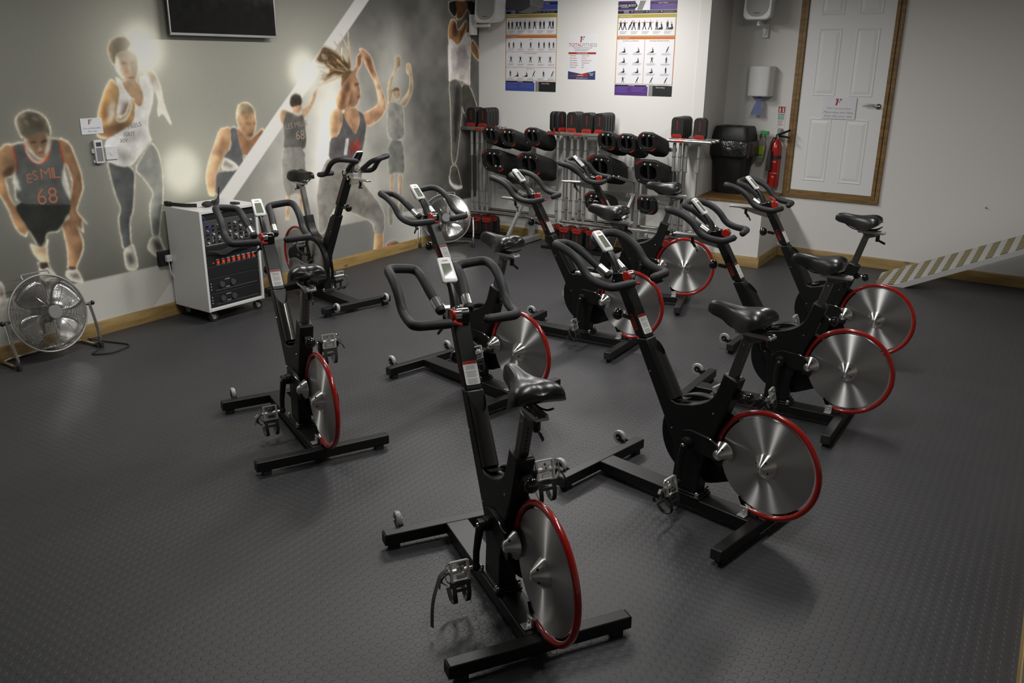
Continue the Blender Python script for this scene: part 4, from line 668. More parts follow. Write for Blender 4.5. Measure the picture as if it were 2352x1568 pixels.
# spray bottle hanging on the wall behind the bin
root = empty('spray_bottle', 'green topped spray bottle hanging right of the black bin', 'bottle', onR(-0.235, 0.10, 0.93), A_R); root.rotation_euler = (0, math.radians(4), A_R)
b = MB().use('clear'); loft(b, [sect(.06, .045, 0, .02), sect(.085, .06, .05, .025), sect(.09, .06, .14, .025), sect(.045, .04, .22, .015), sect(.03, .03, .25, .012)]); b.build('bottle', root)
b = MB().use('lime').box(-.035, .035, -.0315, -.030, .05, .16).use('green').box(-.03, .03, -.0317, -.0316, .06, .08).build('label', root)
b = MB().use('green'); b.box(-.035, .045, -.02, .02, .27, .305).cyl((0, 0, .245), (0, 0, .28), .02).build('spray_head', root, bevel=.005)
MB().use('redp').prism([(-.035, .28), (-.028, .28), (-.02, .22), (-.03, .215)], -.006, .006).build('trigger', root)
# fire extinguisher and sign
root = empty('fire_extinguisher', 'red fire extinguisher with black horn hung beside the door frame', 'fire extinguisher', onR(-0.085, 0.092, 0.70), A_R)
b = MB().use('extred').lathe([(.052, 0), (.056, .008), (.056, .37), (.052, .40), (.038, .435), (.022, .455), (.02, .465)], (0, 0, 0), (0, 0, 1), 32).build('cylinder', root)
b = MB().use('rubber').lathe([(.0575, .27), (.0575, .305)], (0, 0, 0), (0, 0, 1), 32).build('band', root)
b = MB().use('chrome').cyl((0, 0, .46), (0, 0, .50), .016).build('valve', root)
b = MB().use('blackgloss').bar((-.01, 0, .495), (.135, -.02, .555), .02, .008, (0, 1, 0)).bar((-.01, 0, .495), (.14, -.02, .482), .02, .008, (0, 1, 0)).build('lever', root)
b = MB().use('rubber').tube([(0, -.01, .475), (-.02, -.045, .47), (-.035, -.062, .42), (-.036, -.066, .36)], .009).lathe([(.012, 0), (.020, .03), (.026, .20)], (-.03, -.078, .36), (0, 0, -1), 20).build('horn', root)
b = MB().use('white')
for i, (z, t_) in enumerate(((.245, 'CO2'), (.135, 'CARBON DIOXIDE'), (.10, '2kg'))): b.text(t_, .018 if i != 1 else .009, (0.012, -.0545, z), X_, Z_, th=.0015)
b.build('lettering', root)
MB().use('satin').box(-.015, .015, .03, .085, .46, .56).build('wall_hook', root)
root = empty('extinguisher_sign', 'narrow red and green extinguisher instruction sign above the fire extinguisher', 'sign', onR(-0.138, 0.001, 1.272), A_R)
MB().use('paper').box(0, .08, -.002, 0, 0, .2).build('plate', root)
b = MB(); R(b, 'redtxt', .006, .074, .135, .195, -.0025); R(b, 'blackp', .006, .074, .118, .124, -.0025); R(b, 'greenp', .008, .070, .07, .112, -.0025); R(b, 'paper', .016, .030, .142, .170, -.003); R(b, 'paper', .05, .062, .142, .185, -.003)
b.use('paper').quad([(.014, -.003, .172), (.032, -.003, .172), (.023, -.003, .188)]); wtext(b, 'redtxt', .01, .06, .058, 5, .011); b.use('paper').text('CO2', .02, (.04, -.003, .092), X_, Z_); b.build('print', root)
# wall socket strip behind the cabinet, with a white plug and lead
root = empty('wall_socket', 'black double wall socket on the mural beside the white cabinet', 'socket', onL(-4.14, 0.003, 0.45), A_L)
MB().use('blackp').box(-.09, .17, -.03, 0, -.055, .055).build('plate', root, bevel=.004)
MB().use('redp').box(.05, .06, -.032, -.03, 0.0, .015).build('switch', root)
pb = MB().use('white').box(-.045, .0, -.065, -.034, -.025, .025)
tag(pb.build('plug', bevel=.005), 'white plug in the black wall socket', 'plug').matrix_world = Matrix.Translation(onL(-4.14, 0.0, 0.45)) @ Matrix.Rotation(A_L, 4, 'Z')
b = MB().use('white').tube([onL(*p) for p in fillet([(-4.165, .05, .425), (-4.16, .055, .33), (-4.08, .06, .2), (-4.03, .07, .10), (-3.98, .16, .006), (-3.70, .27, .006)], .05)], .004, 8)
tag(b.build('power_lead'), 'thin white lead running from plug down behind the cabinet', 'cable')

root = empty('wall_hook', 'tiny dark screw hook low on the right wall above the ramp', 'hook', onR(1.828, 0.0, 0.67), A_R)
MB().use('post').cyl((0, 0, 0), (0, -.014, .002), .004, 8).ball((0, -.016, .002), .007, 10).build('hook', root)

# ------------------------------------------------------------------ ramp on the right
root = empty('access_ramp', 'grey access ramp with yellow striped grip strips rising to the right', 'ramp', onR(0, 0, 0), A_R)
b = MB().use('rampgrey'); X1 = 2.46; YF, YN = -.217, -.67; th = .045
zf = lambda x: max(.006, (x - 1.08) * .457 + .006)
zn = lambda x: max(.008, (x - 1.285) * .482 + .010)
def zz(x, y): return zf(x) + (zn(x) - zf(x)) * (y - YF) / (YN - YF)
F = [(1.088, YF, .001), (1.088, YF, zf(1.088)), (X1, YF, zf(X1)), (X1, YF, zf(X1) - th), (1.19, YF, .001)]
Nn = [(1.15, YN, .001), (1.15, YN, .008), (1.285, YN, .010), (X1, YN, zn(X1)), (X1, YN, zn(X1) - th), (1.375, YN, .001)]
vs = F + Nn
b.add(vs, [(0, 4, 3, 2, 1), (5, 6, 7, 8, 9, 10), (0, 1, 6, 5), (2, 3, 9, 8), (4, 10, 9, 3), (0, 5, 10, 4)])
nx, ny = 40, 10; gv = []
for i in range(nx + 1):
    t = (i / nx)
    for j in range(ny + 1):
        y_ = YF + (YN - YF) * j / ny; xa = 1.088 + (1.15 - 1.088) * j / ny; x_ = xa + (X1 - xa) * t; gv.append((x_, y_, max(zz(x_, y_), .008 * min(1, t * 99) + .001)))
b.add(gv, [(i * (ny + 1) + j, i * (ny + 1) + j + 1, (i + 1) * (ny + 1) + j + 1, (i + 1) * (ny + 1) + j) for i in range(nx) for j in range(ny)]); b.build('deck', root)
for y_ in (-.25, -.64):
    MB().use('satin').box(2.39, 2.43, y_ - .02, y_ + .02, 0, zz(2.39, y_) - .04).build('support', root)
for i in range(14):
    x = 1.135 + i * .1035
    if x > X1 - .08: break
    g = MB()
    for j in range(9):
        y = YF - .014 - j * .0485
        def q(ya, yc): return [(x + o_, yy, zz(x + o_, yy) + .004) for o_, yy in ((0, ya), (0, yc), (.050, yc), (.050, ya))]
        g.use('gripyellow').quad(q(y, y - .020)); g.use('gripdark').quad(q(y - .020, y - .044))
    g.build('grip_strip', root)

# ------------------------------------------------------------------ indoor bikes. Bike frame: +x forward, +y rider's left, z up, origin on the floor
COLDIR = Vector((0.481, 0, 0.877))                    # direction of the handlebar column
def face_text(b, t, size, c, along, up, **k): b.text(t, size, c, along, up, **k)
def make_bike():
    r = empty('exercise_bike', 'x', 'exercise bike')
    parts = {}
    def P(b, n, **k):
        par = k.pop('par', r); o = b.build(n, par, **k); parts.setdefault(n, []).append(o); return o
    # base
    b = MB().use('black').box(-.276, -.227, -.33, .33, .024, .073); rs = P(b, 'rear_stabilizer', bevel=.004)
    b = MB().use('black').box(.557, .607, -.303, .303, .024, .074); fs = P(b, 'front_stabilizer', bevel=.004)
    for par, x, yy in ((rs, -.2515, .285), (fs, .582, .265)):
        for s in (1, -1): MB().use('rubber').box(x - .019, x + .019, s * yy - .022, s * yy + .022, 0, .026).build('foot', par, bevel=.004)
    for par, x, yy in ((rs, -.2515, .33), (fs, .582, .303)):
        for s in (1, -1): MB().use('rubber').box(x - .024, x + .024, min(s * yy, s * (yy + .004)), max(s * yy, s * (yy + .004)), .025, .072).build('end_cap', par, bevel=.003)
    b = MB().use('black').box(-.23, .558, -.049, .049, .026, .0735); P(b, 'base_beam', bevel=.004)
    for s in (1, -1):
        b = MB().use('wheel').lathe([(.020, -.010), (.034, -.010), (.0365, -.004), (.0365, .004), (.034, .010), (.020, .010)], (.652, s * .226, .080), (0, 1, 0), 28, closed=True)
        b.use('black').cyl((.652, s * .226 - .009, .080), (.652, s * .226 + .009, .080), .0205).use('chrome').cyl((.652, s * .226 - .018, .080), (.652, s * .226 + .018, .080), .006, 12)
        w_ = P(b, 'transport_wheel')
        MB().use('black').prism([(.60, .045), (.655, .070), (.658, .088), (.60, .073)], s * .226 + .010, s * .226 + .014).prism([(.60, .045), (.655, .070), (.658, .088), (.60, .073)], s * .226 - .014, s * .226 - .010).build('wheel_bracket', w_)
    # main frame: one Y shaped plate body
    poly = [(.402, .722), (.22, .391), (.170, .30), (.158, .20), (.166, .092), (.034, .092), (.026, .216), (-.019, .383), (-.044, .444), (-.073, .516), (-.112, .652), (-.046, .674), (-.030, .62), (-.018, .585), (-.002, .556), (.02, .533), (.05, .515), (.09, .498), (.132, .488), (.170, .480), (.198, .487), (.24, .56), (.285, .63), (.318, .69), (.345, .732)]
    b = MB().use('black').prism(poly, -.034, .034); fr = P(b, 'frame', bevel=.005)
    b = MB().use('chrome')
    for x, z in ((.314, .591), (.183, .362), (-.014, .488)):
        for s in (1, -1): b.lathe([(.0045, 0), (.004, .0018), (.001, .003)], (x, s * .034, z), (0, s, 0), 10)
    b.build('bolt', fr)
    b = MB().use('black').box(.012, .186, -.052, .052, .0735, .083).box(.02, .178, -.046, .046, .083, .094); bp = P(b, 'base_plate', bevel=.003)
    b = MB().use('chrome')
    for x in (.026, .172):
        for s in (1, -1): b.lathe([(.0095, 0), (.0095, .010), (.0085, .018), (.005, .023), (.001, .0245)], (x, s * .044, .083), (0, 0, 1), 12)
    b.build('nut', bp)
    b = MB().use('sticker').quad([(.022, -.016, .13), (.0225, .016, .13), (.0225, .016, .19), (.022, -.016, .19)]); 
    b = MB().use('grey').box(.0235, .026, -.018, .018, .115, .185, Matrix.Translation((0.006, 0, 0)))
    # belt guard with the pulley face showing on the right side
    C1, R1, C2, R2 = (.078, .320), .203, (-.253, .318), .062
    a = math.acos((R1 - R2) / (C1[0] - C2[0]))
    hull = [(C1[0] + R1 * cos(t), C1[1] + R1 * sin(t)) for t in np.linspace(-(PI - a), PI - a, 44)] + [(C2[0] + R2 * cos(t), C2[1] + R2 * sin(t)) for t in np.linspace(PI - a, PI + a, 14)]
    b = MB().use('black').prism(hull, -.074, -.036); bg = P(b, 'belt_guard', bevel=.006)
    MB().use('satin').lathe([(.168, 0), (.160, .006), (.05, .014), (.03, .02)], (.078, -.0735, .320), (0, -1, 0), 48).build('pulley_cover', bg)
    # flywheel with its cone, curved red guard tube, brake unit
    FC = (-.253, 0, .318)
    b = MB().use('alu').lathe([(.02, -.004), (.2045, -.004), (.2065, -.002), (.2065, .002), (.2045, .004), (.02, .004)], (FC[0], -.007, FC[2]), (0, 1, 0), 96); fw = P(b, 'flywheel', ang=30)
    b = MB().use('turned').lathe([(.052, 0), (.052, .006), (.047, .012), (.016, .047), (.012, .048)], (FC[0], -.003, FC[2]), (0, 1, 0), 40); 
    hb = b.build('hub_cone', fw)
    b = MB().use('blackgloss')
    def conebolts(b, c, r_, y, n_=4, ph=.5, tl=.8):
        for i in range(n_):
            t = ph + 2 * PI * i / n_; nrm = Vector((cos(t) * .69, .72, sin(t) * .69)); p = Vector((c[0] + r_ * cos(t), y, c[2] + r_ * sin(t)))
            b.lathe([(.0046, -.002), (.0046, .0008)], p, nrm, 10)
    conebolts(b, FC, .031, .0275); b.build('hub_bolts', hb)
    ts = np.linspace(math.radians(4), math.radians(291), 60)
    b = MB().use('red').tube([(FC[0] + .2265 * cos(t), -.007, .316 + .2265 * sin(t)) for t in ts], .0118, 14); wg = P(b, 'wheel_guard')
    t = ts[-1]; pe = Vector((FC[0] + .2265 * cos(t), -.007, .316 + .2265 * sin(t))); td = Vector((-sin(t), 0, cos(t)))
    b = MB().use('cast').cyl(pe - td * .03, pe - td * .004, .0140, 16).box(-.205, -.168, .006, .016, .074, .112).box(-.205, -.168, .006, .040, .0745, .078).lathe([(.007, 0), (.005, .005)], (-.187, .016, .092), (0, 1, 0), 12); b.build('guard_clip', wg, bevel=.0015)
    b = MB().use('rubber').prism([(-.200, .074), (-.155, .148), (-.150, .143), (-.168, .110), (-.215, .088), (-.24, .083), (-.24, .074)], -.020, .006); b.build('guard_foot', wg)
    b = MB().use('turned').lathe([(.052, 0), (.052, .007), (.047, .012), (.017, .044), (.013, .045)], (-.060, .012, .317), (0, 1, 0), 40); mg = P(b, 'brake_cone')
    b = MB().use('blackgloss'); conebolts(b, (-.060, 0, .317), .031, .0402); b.build('cone_bolts', mg)
    b = MB().use('black').prism([(.135, .345), (.118, .374), (.092, .386), (.070, .387), (-.02, .378), (-.052, .352), (-.085, .30), (-.075, .265), (-.03, .29), (.04, .30)], .0345, .050)
    b.prism([(-.085, .28), (-.04, .26), (-.005, .35), (-.05, .36)], -.03, .012); b.use('chrome').tube([(-.002, .050, .382), (-.03, .052, .374), (-.052, .045, .362)], .0035, 8); P(b, 'brake_arm', bevel=.003)
    P(MB().use('black').cyl((.086, .034, .329), (.086, .070, .329), .027, 28), 'crank_boss', bevel=.002); P(MB().use('black').cyl((.086, -.075, .329), (.086, -.098, .329), .024, 28), 'crank_boss', bevel=.002)
    # cranks and pedals: left one down, right one up
    for s, ang in ((1, 0.0), (-1, PI)):
        A = Vector((.086, s * .082, .329)) if s > 0 else Vector((.086, -.104, .329))
        b = MB().use('black').cyl(A + Vector((0, -.011, 0)), A + Vector((0, .011, 0)), .023, 24)
        sg = -1 if s > 0 else 1
        pth = [A + Vector((0, s * .0, 0)), A + Vector((.006, s * .006, sg * .05)), A + Vector((.007, s * .014, sg * .11)), A + Vector((0, s * .018, sg * .166))]
        b.tube(pth, [.016, .0145, .0125, .012], 10); b.ball(pth[-1], .0165, 12)
        b.use('chrome').lathe([(.010, 0), (.008, .004)], A + Vector((0, s * .011, 0)), (0, s, 0), 14)
        ca = P(b, 'crank_arm', loc=tuple(A))
        S = Vector((.086, s * .112, .329 + sg * .166))
        n_ = Vector((-.97, 0, .24)); u = Vector((-.24, 0, -.97)); y = Vector((0, s, 0))      # face normal, toe direction, outward
        W = lambda a, bb, c: S + y * a + u * bb + n_ * c
        b = MB().use('chrome').cyl(W(-.010, 0, 0), W(.02, 0, 0), .0075, 14)
        b.use('cast').cyl(W(.012, 0, 0), W(.092, 0, 0), .0095, 14)
        for a in (.020, .084):
            b.bar(W(a, -.036, .004), W(a, .036, .004), .008, .014, tuple(n_)) 
        b.bar(W(.020, -.036, .004), W(.084, -.036, .004), .005, .012, tuple(n_)); b.bar(W(.020, .034, .004), W(.084, .034, .004), .006, .012, tuple(n_))
        b.use('chrome').bar(W(.038, -.014, .014), W(.066, -.014, .014), .012, .006, tuple(n_)); b.bar(W(.036, .018, .013), W(.068, .018, .013), .014, .008, tuple(n_)); b.cyl(W(.052, -.026, .008), W(.052, -.006, .016), .005, 8)
        b.tube(fillet([W(.086, -.036, .006), W(.104, -.028, .006), W(.108, 0, .006), W(.104, .03, .006), W(.086, .040, .006)], .012, 4), .0024, 6)
        pd = P(b, 'pedal')
        b = MB().use('rubber').bar(W(.016, .043, .003), W(.090, .043, .003), .016, .022, tuple(n_))
        for a in (.026, .080):
            b.ribbon(fillet([W(a, .045, .012), W(a, .085, .014), W(a + (.004 if a < .05 else -.004), .118, .004), W(a, .112, -.040), W(a, .075, -.060)], .02, 4), .016, .005, tuple(y))
        b.bar(W(.026, .066, .0135), W(.080, .066, .0135), .012, .004, tuple(n_))
        b.bar(W(.03, .078, -.058), W(.076, .078, -.058), .012, .004, tuple(n_))
        b.build('toe_clip', pd, bevel=.0012)
        b = MB().use('rubber').ribbon(fillet([W(.086, .0, -.004), W(.108, .01, -.02), W(.112, .045, -.055), W(.085, .068, -.066)], .02, 4), .003, .012, tuple(u))
        b.ribbon([W(.092, .0, .0), W(.110, .012, -.006), W(.126, .03, -.004), W(.132, .048, .004)], .012, .003, tuple(n_)); b.use('chrome').bar(W(.108, .0, -.008), W(.126, .012, -.006), .010, .014, tuple(n_)); b.build('toe_strap', pd)
    # glossy bottle tube behind the column
    d0 = Vector((.335, 0, .715)); d1 = Vector((.196, 0, .490)); ax = (d1 - d0).normalized(); off = Vector((-.877, 0, .481)) * .004
    n = 20; rr = .031; vs = []; top = []; bot = []
    for j in range(n):
        t = 2 * PI * j / n; e = Vector((-.851, 0, .525)) * cos(t) + Vector((0, 1, 0)) * sin(t)
        cut = .07 * max(0.0, cos(t)) ** 1.3
        top.append(d0 + off + e * rr + ax * cut); bot.append(d1 + off + e * rr)
    b = MB().use('smoke').add(top + bot, [(j, (j + 1) % n, n + (j + 1) % n, n + j) for j in range(n)])
    b.add([d0 + off + ax * .05 + (v - d0 - off).normalized() * .0 for v in top[:1]] + [v + ax * .001 for v in bot], [tuple(range(1, n + 1))])
    P(b, 'bottle_tube')
    b = MB().use('smoke'); b.ribbon([(.196, 0, .494), (.175, 0, .492), (.15, 0, .497), (.128, 0, .505)], .045, .003); P(b, 'drip_tab')
    # column with print
    colp = [(.404, .732), (.350, .732), (.362, .752), (.41, .835), (.455, .912), (.478, .950), (.528, .950), (.5105, .92), (.478, .862)]
    b = MB().use('black').prism(colp, -.0325, .0325); dn_ = COLDIR * -.14; b.prism([(.398, .735), (.360, .735), (.360 + dn_.x, .735 + dn_.z), (.398 + dn_.x, .735 + dn_.z)], -.026, .026); cl = P(b, 'handlebar_column', bevel=.004)
    # sticker on the back face
    q0 = Vector((.3555, 0, .742)); dirc = (Vector((.455, 0, .912)) - Vector((.362, 0, .752))).normalized(); nb = Vector((-dirc.z, 0, dirc.x))
    q0 = Vector((.362, 0, .752)) - dirc * .006
    b = MB()
    def onb(a, y_, l=.0006): return q0 + dirc * a + Vector((0, y_, 0)) + nb * l
    b.use('sticker').add([onb(a, y_) for y_, a in rrect(0, .0455, .056, .088, .006, 3)], [tuple(range(16)) if False else tuple(range(len(rrect(0, .05, .056, .1, .006, 3))))])
    b.use('redp').add([onb(.079, -.028, .0009), onb(.079, .028, .0009), onb(.091, .026, .0009), onb(.091, -.026, .0009)], [(0, 1, 2, 3)])
    b.use('ink'); b.text('WARNING', .010, tuple(onb(.085, 0, .001)), (0, -1, 0), tuple(dirc))
    b.use('inkgrey')
    for i in range(17):
        if i in (4, 11): continue
        a = .074 - i * .0042; w_ = .021 - .004 * ((i * 5) % 3) * .6
        b.add([onb(a, -w_, .001), onb(a, w_, .001), onb(a - .0018, w_, .001), onb(a - .0018, -w_, .001)], [(0, 1, 2, 3)])
    b.build('warning_sticker', cl)
    b = MB().use('redtxt')
    for s in (1, -1):
        c = Vector((.4195, s * .0328, .792)); al = -COLDIR if s > 0 else -COLDIR; up = Vector((-.877, 0, .481)) if s > 0 else Vector((.877, 0, -.481))
        b.text('KEISER', .0265, tuple(c), tuple(al), tuple(up), th=.0003)
    b.build('lettering', cl)
    # fore and aft tray under the bars
    b = MB().use('satin').box(.50, .778, -.019, .019, .944, .955); b.use('cast')
    for y_ in (-.014, 0, .014): b.box(.56, .774, y_ - .003, y_ + .003, .955, .958)
    b.use('satin').prism([(.505, .945), (.72, .945), (.60, .912), (.508, .895)], -.006, .006); P(b, 'handlebar_slide', bevel=.0015)
    b = MB().use('blackgloss').cyl((.665, 0, .945), (.665, 0, .905), .010, 14).bar((.665, 0, .915), (.645, .0, .885), .012, .016, (0, 1, 0)).bar((.65, .0, .90), (.612, .05, .875), .007, .012, (0, 0, 1)); P(b, 'slide_lever', bevel=.002)
    b = MB().use('blackgloss').cyl((.455, 0, .795), (.50, 0, .800), .010, 14).use('chrome').cyl((.50, 0, .80), (.508, 0, .80), .007, 12).use('blackgloss').ball((.532, 0, .800), .028, 20, (.9, 1, 1)); P(b, 'height_knob')
    # handlebar: two S shaped loops
    hb_ = MB().use('foam')
    for s in (1, -1):
        pts = [(.597, .062, 1.012), (.645, .072, 1.044), (.700, .078, 1.080), (.772, .083, 1.100), (.748, .206, 1.118), (.668, .210, 1.104), (.598, .209, 1.068), (.548, .208, 1.004), (.492, .205, .984), (.418, .204, .978), (.405, .076, .978)]
        pth = fillet([(x, s * y_, z) for x, y_, z in pts], [.03, .03, .045, .042, .035, .04, .04, .035, .03, .045], 5)
        hb_.tube(pth, .0182, 14); hb_.ball(pth[-1], .0172, 12)
    h = P(hb_, 'handlebar', ang=50)
    b = MB()
    for s in (1, -1):
        b.use('sleeve').cyl((.602, s * .0625, 1.015), (.560, s * .0575, .990), .0196, 24).use('rubber').lathe([(.0194, 0), (.0190, .012), (.016, .018), (.006, .021)], (.560, s * .0575, .990), (-.038, -s * .0047, -.0225), 24)
    b.use('cast').bar((.578, -.066, .983), (.578, .066, .983), .030, .012, (0, 0, 1)).bar((.585, 0, .955), (.585, 0, .985), .05, .06, (1, 0, 0)); b.build('clamp_sleeve', h)
    # shifter block with window and lever
    bl = [(.470, .948), (.463, .992), (.480, 1.005), (.552, .992), (.556, .948)]
    b = MB().use('blackgloss').prism(bl, -.030, .030); sb = P(b, 'shifter_block', bevel=.005)
    b = MB().use('smoke').ball((.522, 0, .998), .022, 16, (1.1, .95, .35)); b.use('sticker').box(.474, .486, -.026, .026, 1.0045, 1.0062).use('redp').box(.486, .489, -.026, .026, 1.0040, 1.0060); b.build('gear_window', sb)
    b = MB().use('chrome').box(.535, .551, -.031, .031, .940, .950).lathe([(.004, 0), (.003, .003)], (.54, .031, .957), (0, 1, 0), 10).lathe([(.004, 0), (.003, .003)], (.48, .031, .957), (0, 1, 0), 10); b.build('bolt', sb)
    L0 = (.462, .030, .992)
    b = MB().use('redp').lathe([(.021, 0), (.0235, .003), (.0235, .010), (.020, .014)], (.462, .034, .992), (0, 1, 0), 28).use('chrome').cyl((.462, .012, .992), (.462, .034, .992), .021, 24)
    b.use('redp').tube([(.455, .040, .978), (.442, .040, .966), (.425, .034, .966), (.400, .030, .972)], [.010, .008, .0065, .0055], 10); P(b, 'resistance_lever', loc=L0)
    # console on its stalk
    b = MB().use('black').tube([(.548, 0, .992), (.566, 0, 1.03), (.592, 0, 1.062), (.612, 0, 1.076)], [.019, .016, .013, .013], 12); P(b, 'console_stalk')
    A0 = Vector((.6395, 0, 1.116)); cd_ = Vector((.721, 0, .693)); cn = Vector((-.693, 0, .721))
    def cP(u, v, l): return A0 + Vector((0, -u, 0)) + cd_ * v + cn * l
    def cbox(b, ol0, ol1, l0, l1):
        n = len(ol0); b.add([cP(u, v, l0) for u, v in ol0] + [cP(u, v, l1) for u, v in ol1], [tuple(range(n - 1, -1, -1)), tuple(range(n, 2 * n))] + [(i, (i + 1) % n, n + (i + 1) % n, n + i) for i in range(n)])
    def cout(sc=1.0, r=.010):
        o = []
        for u, v in rrect(0, 0, .058 * sc, .112 * sc, r, 5): o.append((u * (1 - .9 * (v)) , v))
        return o
    b = MB().use('white'); cbox(b, cout(), cout(), -.004, .006); cbox(b, cout(), cout(.93), .006, .009); b.use('blackgloss'); cbox(b, cout(.75), cout(.97), -.018, -.004); co = P(b, 'console', ang=40)
    b = MB().use('screen'); b.add([cP(u, v, .0095) for u, v in ((-.019, -.040), (.019, -.040), (.0175, .026), (-.0175, .026))], [(0, 1, 2, 3)]); b.build('screen', co)
    b = MB().use('redtxt'); b.text('KEISER', .0085, tuple(cP(0, .039, .0092)), (0, -1, 0), tuple(cd_)); b.build('lettering', co)
    # seat post, slider, saddle
    pa, pb = Vector((-.0715, 0, .655)), Vector((-.122, 0, .838)); sd = (pb - pa).normalized(); sn = Vector((-sd.z, 0, sd.x))
    b = MB().use('post').bar(pa - sd * .12, pb, .037, .036, (0, 1, 0)); 
    b.prism([(-.108, .838), (-.095, .855), (-.085, .862), (-.200, .846), (-.175, .835), (-.140, .824)], -.014, .014)
    sp = P(b, 'seat_post', bevel=.0025)
    b = MB().use('rubber')
    for i in range(9):
        c = pa + sd * (.012 + i * .0165) + sn * -0.0; b.cyl(c + sn * .0160, c + sn * .0189, .0046, 10); 
    b.build('adjustment_holes', sp)
    b = MB().use('chrome').lathe([(.005, 0), (.004, .003)], tuple(pb - sd * .026 + Vector((0, .018, 0))), (0, 1, 0), 10).lathe([(.005, 0), (.004, .003)], tuple(pb - sd * .026 - Vector((0, .018, 0))), (0, -1, 0), 10); b.build('bolt', sp)
    b = MB().use('black').prism([(-.118, .640), (-.108, .668), (-.040, .690), (-.042, .655), (-.05, .63)], -.036, .036) if False else MB().use('black').bar(pa - sd * .05, pa + sd * .012, .064, .062, (0, 1, 0)); P(b, 'seat_clamp', bevel=.004)
    b = MB().use('black').prism([(-.085, .600), (-.115, .604), (-.13, .590), (-.112, .572), (-.075, .565)], -.016, .016).use('chrome').cyl((-.118, 0, .589), (-.135, 0, .587), .0075, 14).use('blackgloss').ball((-.155, 0, .583), .026, 20, (.8, 1, 1)); P(b, 'seat_knob')
    b = MB().use('cast')
    for s in (1, -1): b.box(-.225, -.070, s * .018 - .005, s * .018 + .005, .857, .872)
    b.box(-.225, -.070, -.02, .02, .853, .859).ball((-.074, 0, .866), .0225, 14, (.55, 1, .6)).box(-.230, -.224, -.023, .023, .855, .866)
    P(b, 'seat_slider', bevel=.002, loc=(-.15, 0, .86))
    b = MB().use('redp').cyl((-.190, 0, .852), (-.190, 0, .840), .011, 14).use('blackgloss').cyl((-.190, 0, .841), (-.190, 0, .806), .0125, 14).bar((-.192, 0, .816), (-.238, -.0, .796), .014, .006, (0, 1, 0)); P(b, 'slider_lever', bevel=.002)
    st = [(.070, .010, .940, .926), (.062, .018, .955, .917), (.035, .024, .966, .908), (-.005, .027, .967, .902), (-.045, .032, .963, .893), (-.085, .044, .960, .884), (-.12, .064, .961, .879), (-.155, .083, .966, .878), (-.190, .093, .970, .888), (-.218, .093, .969, .900), (-.240, .086, .960, .912), (-.253, .072, .946, .920)]
    vs = []; k = 13
    for x, hw, zt, zb in st:
        x = .068 - (.070 - x) * .86
        for j in range(k):
            t = -1 + 2 * j / (k - 1); a = abs(t); sg_ = 1 if t > 0 else -1
            y_ = sg_ * hw * (1 - (1 - a) ** 1.0 * 1.0) if False else hw * sin(t * PI / 2) if a < .999 else hw * t
            z = zb + (zt - zb) * (max(0.0, 1 - a ** 2.5)) ** .72
            if x < -.08: z -= .010 * math.exp(-(y_ / .016) ** 2)
            elif x < .02: z -= .003 * math.exp(-(y_ / .010) ** 2)
            xx = x + (.014 * math.exp(-(y_ / .022) ** 2) if x < -.17 else 0)
            vs.append((xx, y_, z))
    fs_ = [(i * k + j, i * k + j + 1, (i + 1) * k + j + 1, (i + 1) * k + j) for i in range(len(st) - 1) for j in range(k - 1)]
    n0 = len(vs)
    vs += [(.068 - (.070 - x) * .86, 0.0, zb + .006) for x, hw, zt, zb in st]
    for i in range(len(st) - 1):
        fs_ += [(n0 + i, n0 + i + 1, (i + 1) * k, i * k), (n0 + i + 1, n0 + i, i * k + k - 1, (i + 1) * k + k - 1)]
    fs_ += [tuple(list(range(k - 1, -1, -1)) + [n0]), tuple([(len(st) - 1) * k + j for j in range(k)] + [n0 + len(st) - 1])]
    b = MB().use('sadl').add(vs, fs_); sa = P(b, 'saddle', loc=(-.1, 0, .92), sub=2, ang=70)
    b = MB().use('rubber')
    for s in (1, -1): b.tube(fillet([(.015, s * .012, .912), (-.02, s * .016, .888), (-.055, s * .02, .872), (-.15, s * .021, .872), (-.19, s * .026, .880), (-.215, s * .034, .895)], .02, 3), .0035, 8)
    o = b.build('saddle_rail', sa); o.location = (.1, 0, -.92)
    b = MB().use('grey').box(.0195, .0215, -.0, .0, .12, .18)
    return r
def copy_thing(o, parent=None):
    c = o.copy(); COL.objects.link(c); c.parent = parent
    for ch in list(o.children): copy_thing(ch, c)
    return c
proto = make_bike()
BIKES = [
 ('A', 0.005, 2.609, 113.8, 'nearest exercise bike, middle front, with a loose strap hanging from its left pedal', 0, -.020, 0, -.02),
 ('C', 0.858, 3.331, 135.7, 'front right exercise bike, next nearest after the middle one, bright glare across its console', 0, 0, 0, 0),
 ('B', -1.047, 4.029, 120.4, 'leftmost exercise bike, standing in front of the white audio cabinet', 0, .0, 0, -.0),
 ('D', -0.137, 4.745, 134.4, 'exercise bike right behind the nearest one, its left pedal turned back level', 0, .0, 0, -.01),
 ('E', 0.582, 5.692, 148.5, 'exercise bike in the middle of the room, flywheel seen behind the front right console', 0, .01, 0, .024),
 ('F', 1.133, 6.762, 163.2, 'farthest exercise bike, right in front of the weight rack', 0, .018, 0, .030),
 ('G', 1.578, 4.421, 147.5, 'exercise bike right of centre, between the front right one and the one by the ramp', 0, -.040, 0, .024),
 ('H', 2.126, 5.400, 145.7, 'rightmost exercise bike beside the ramp, its red lever pointing up', 0, .015, 0, .012),
 ('I', -1.62, 6.868, -46.5, 'exercise bike turned the other way, close to the mural wall', .095, .06, 0, -.01),
]
bikes = {}
first = True
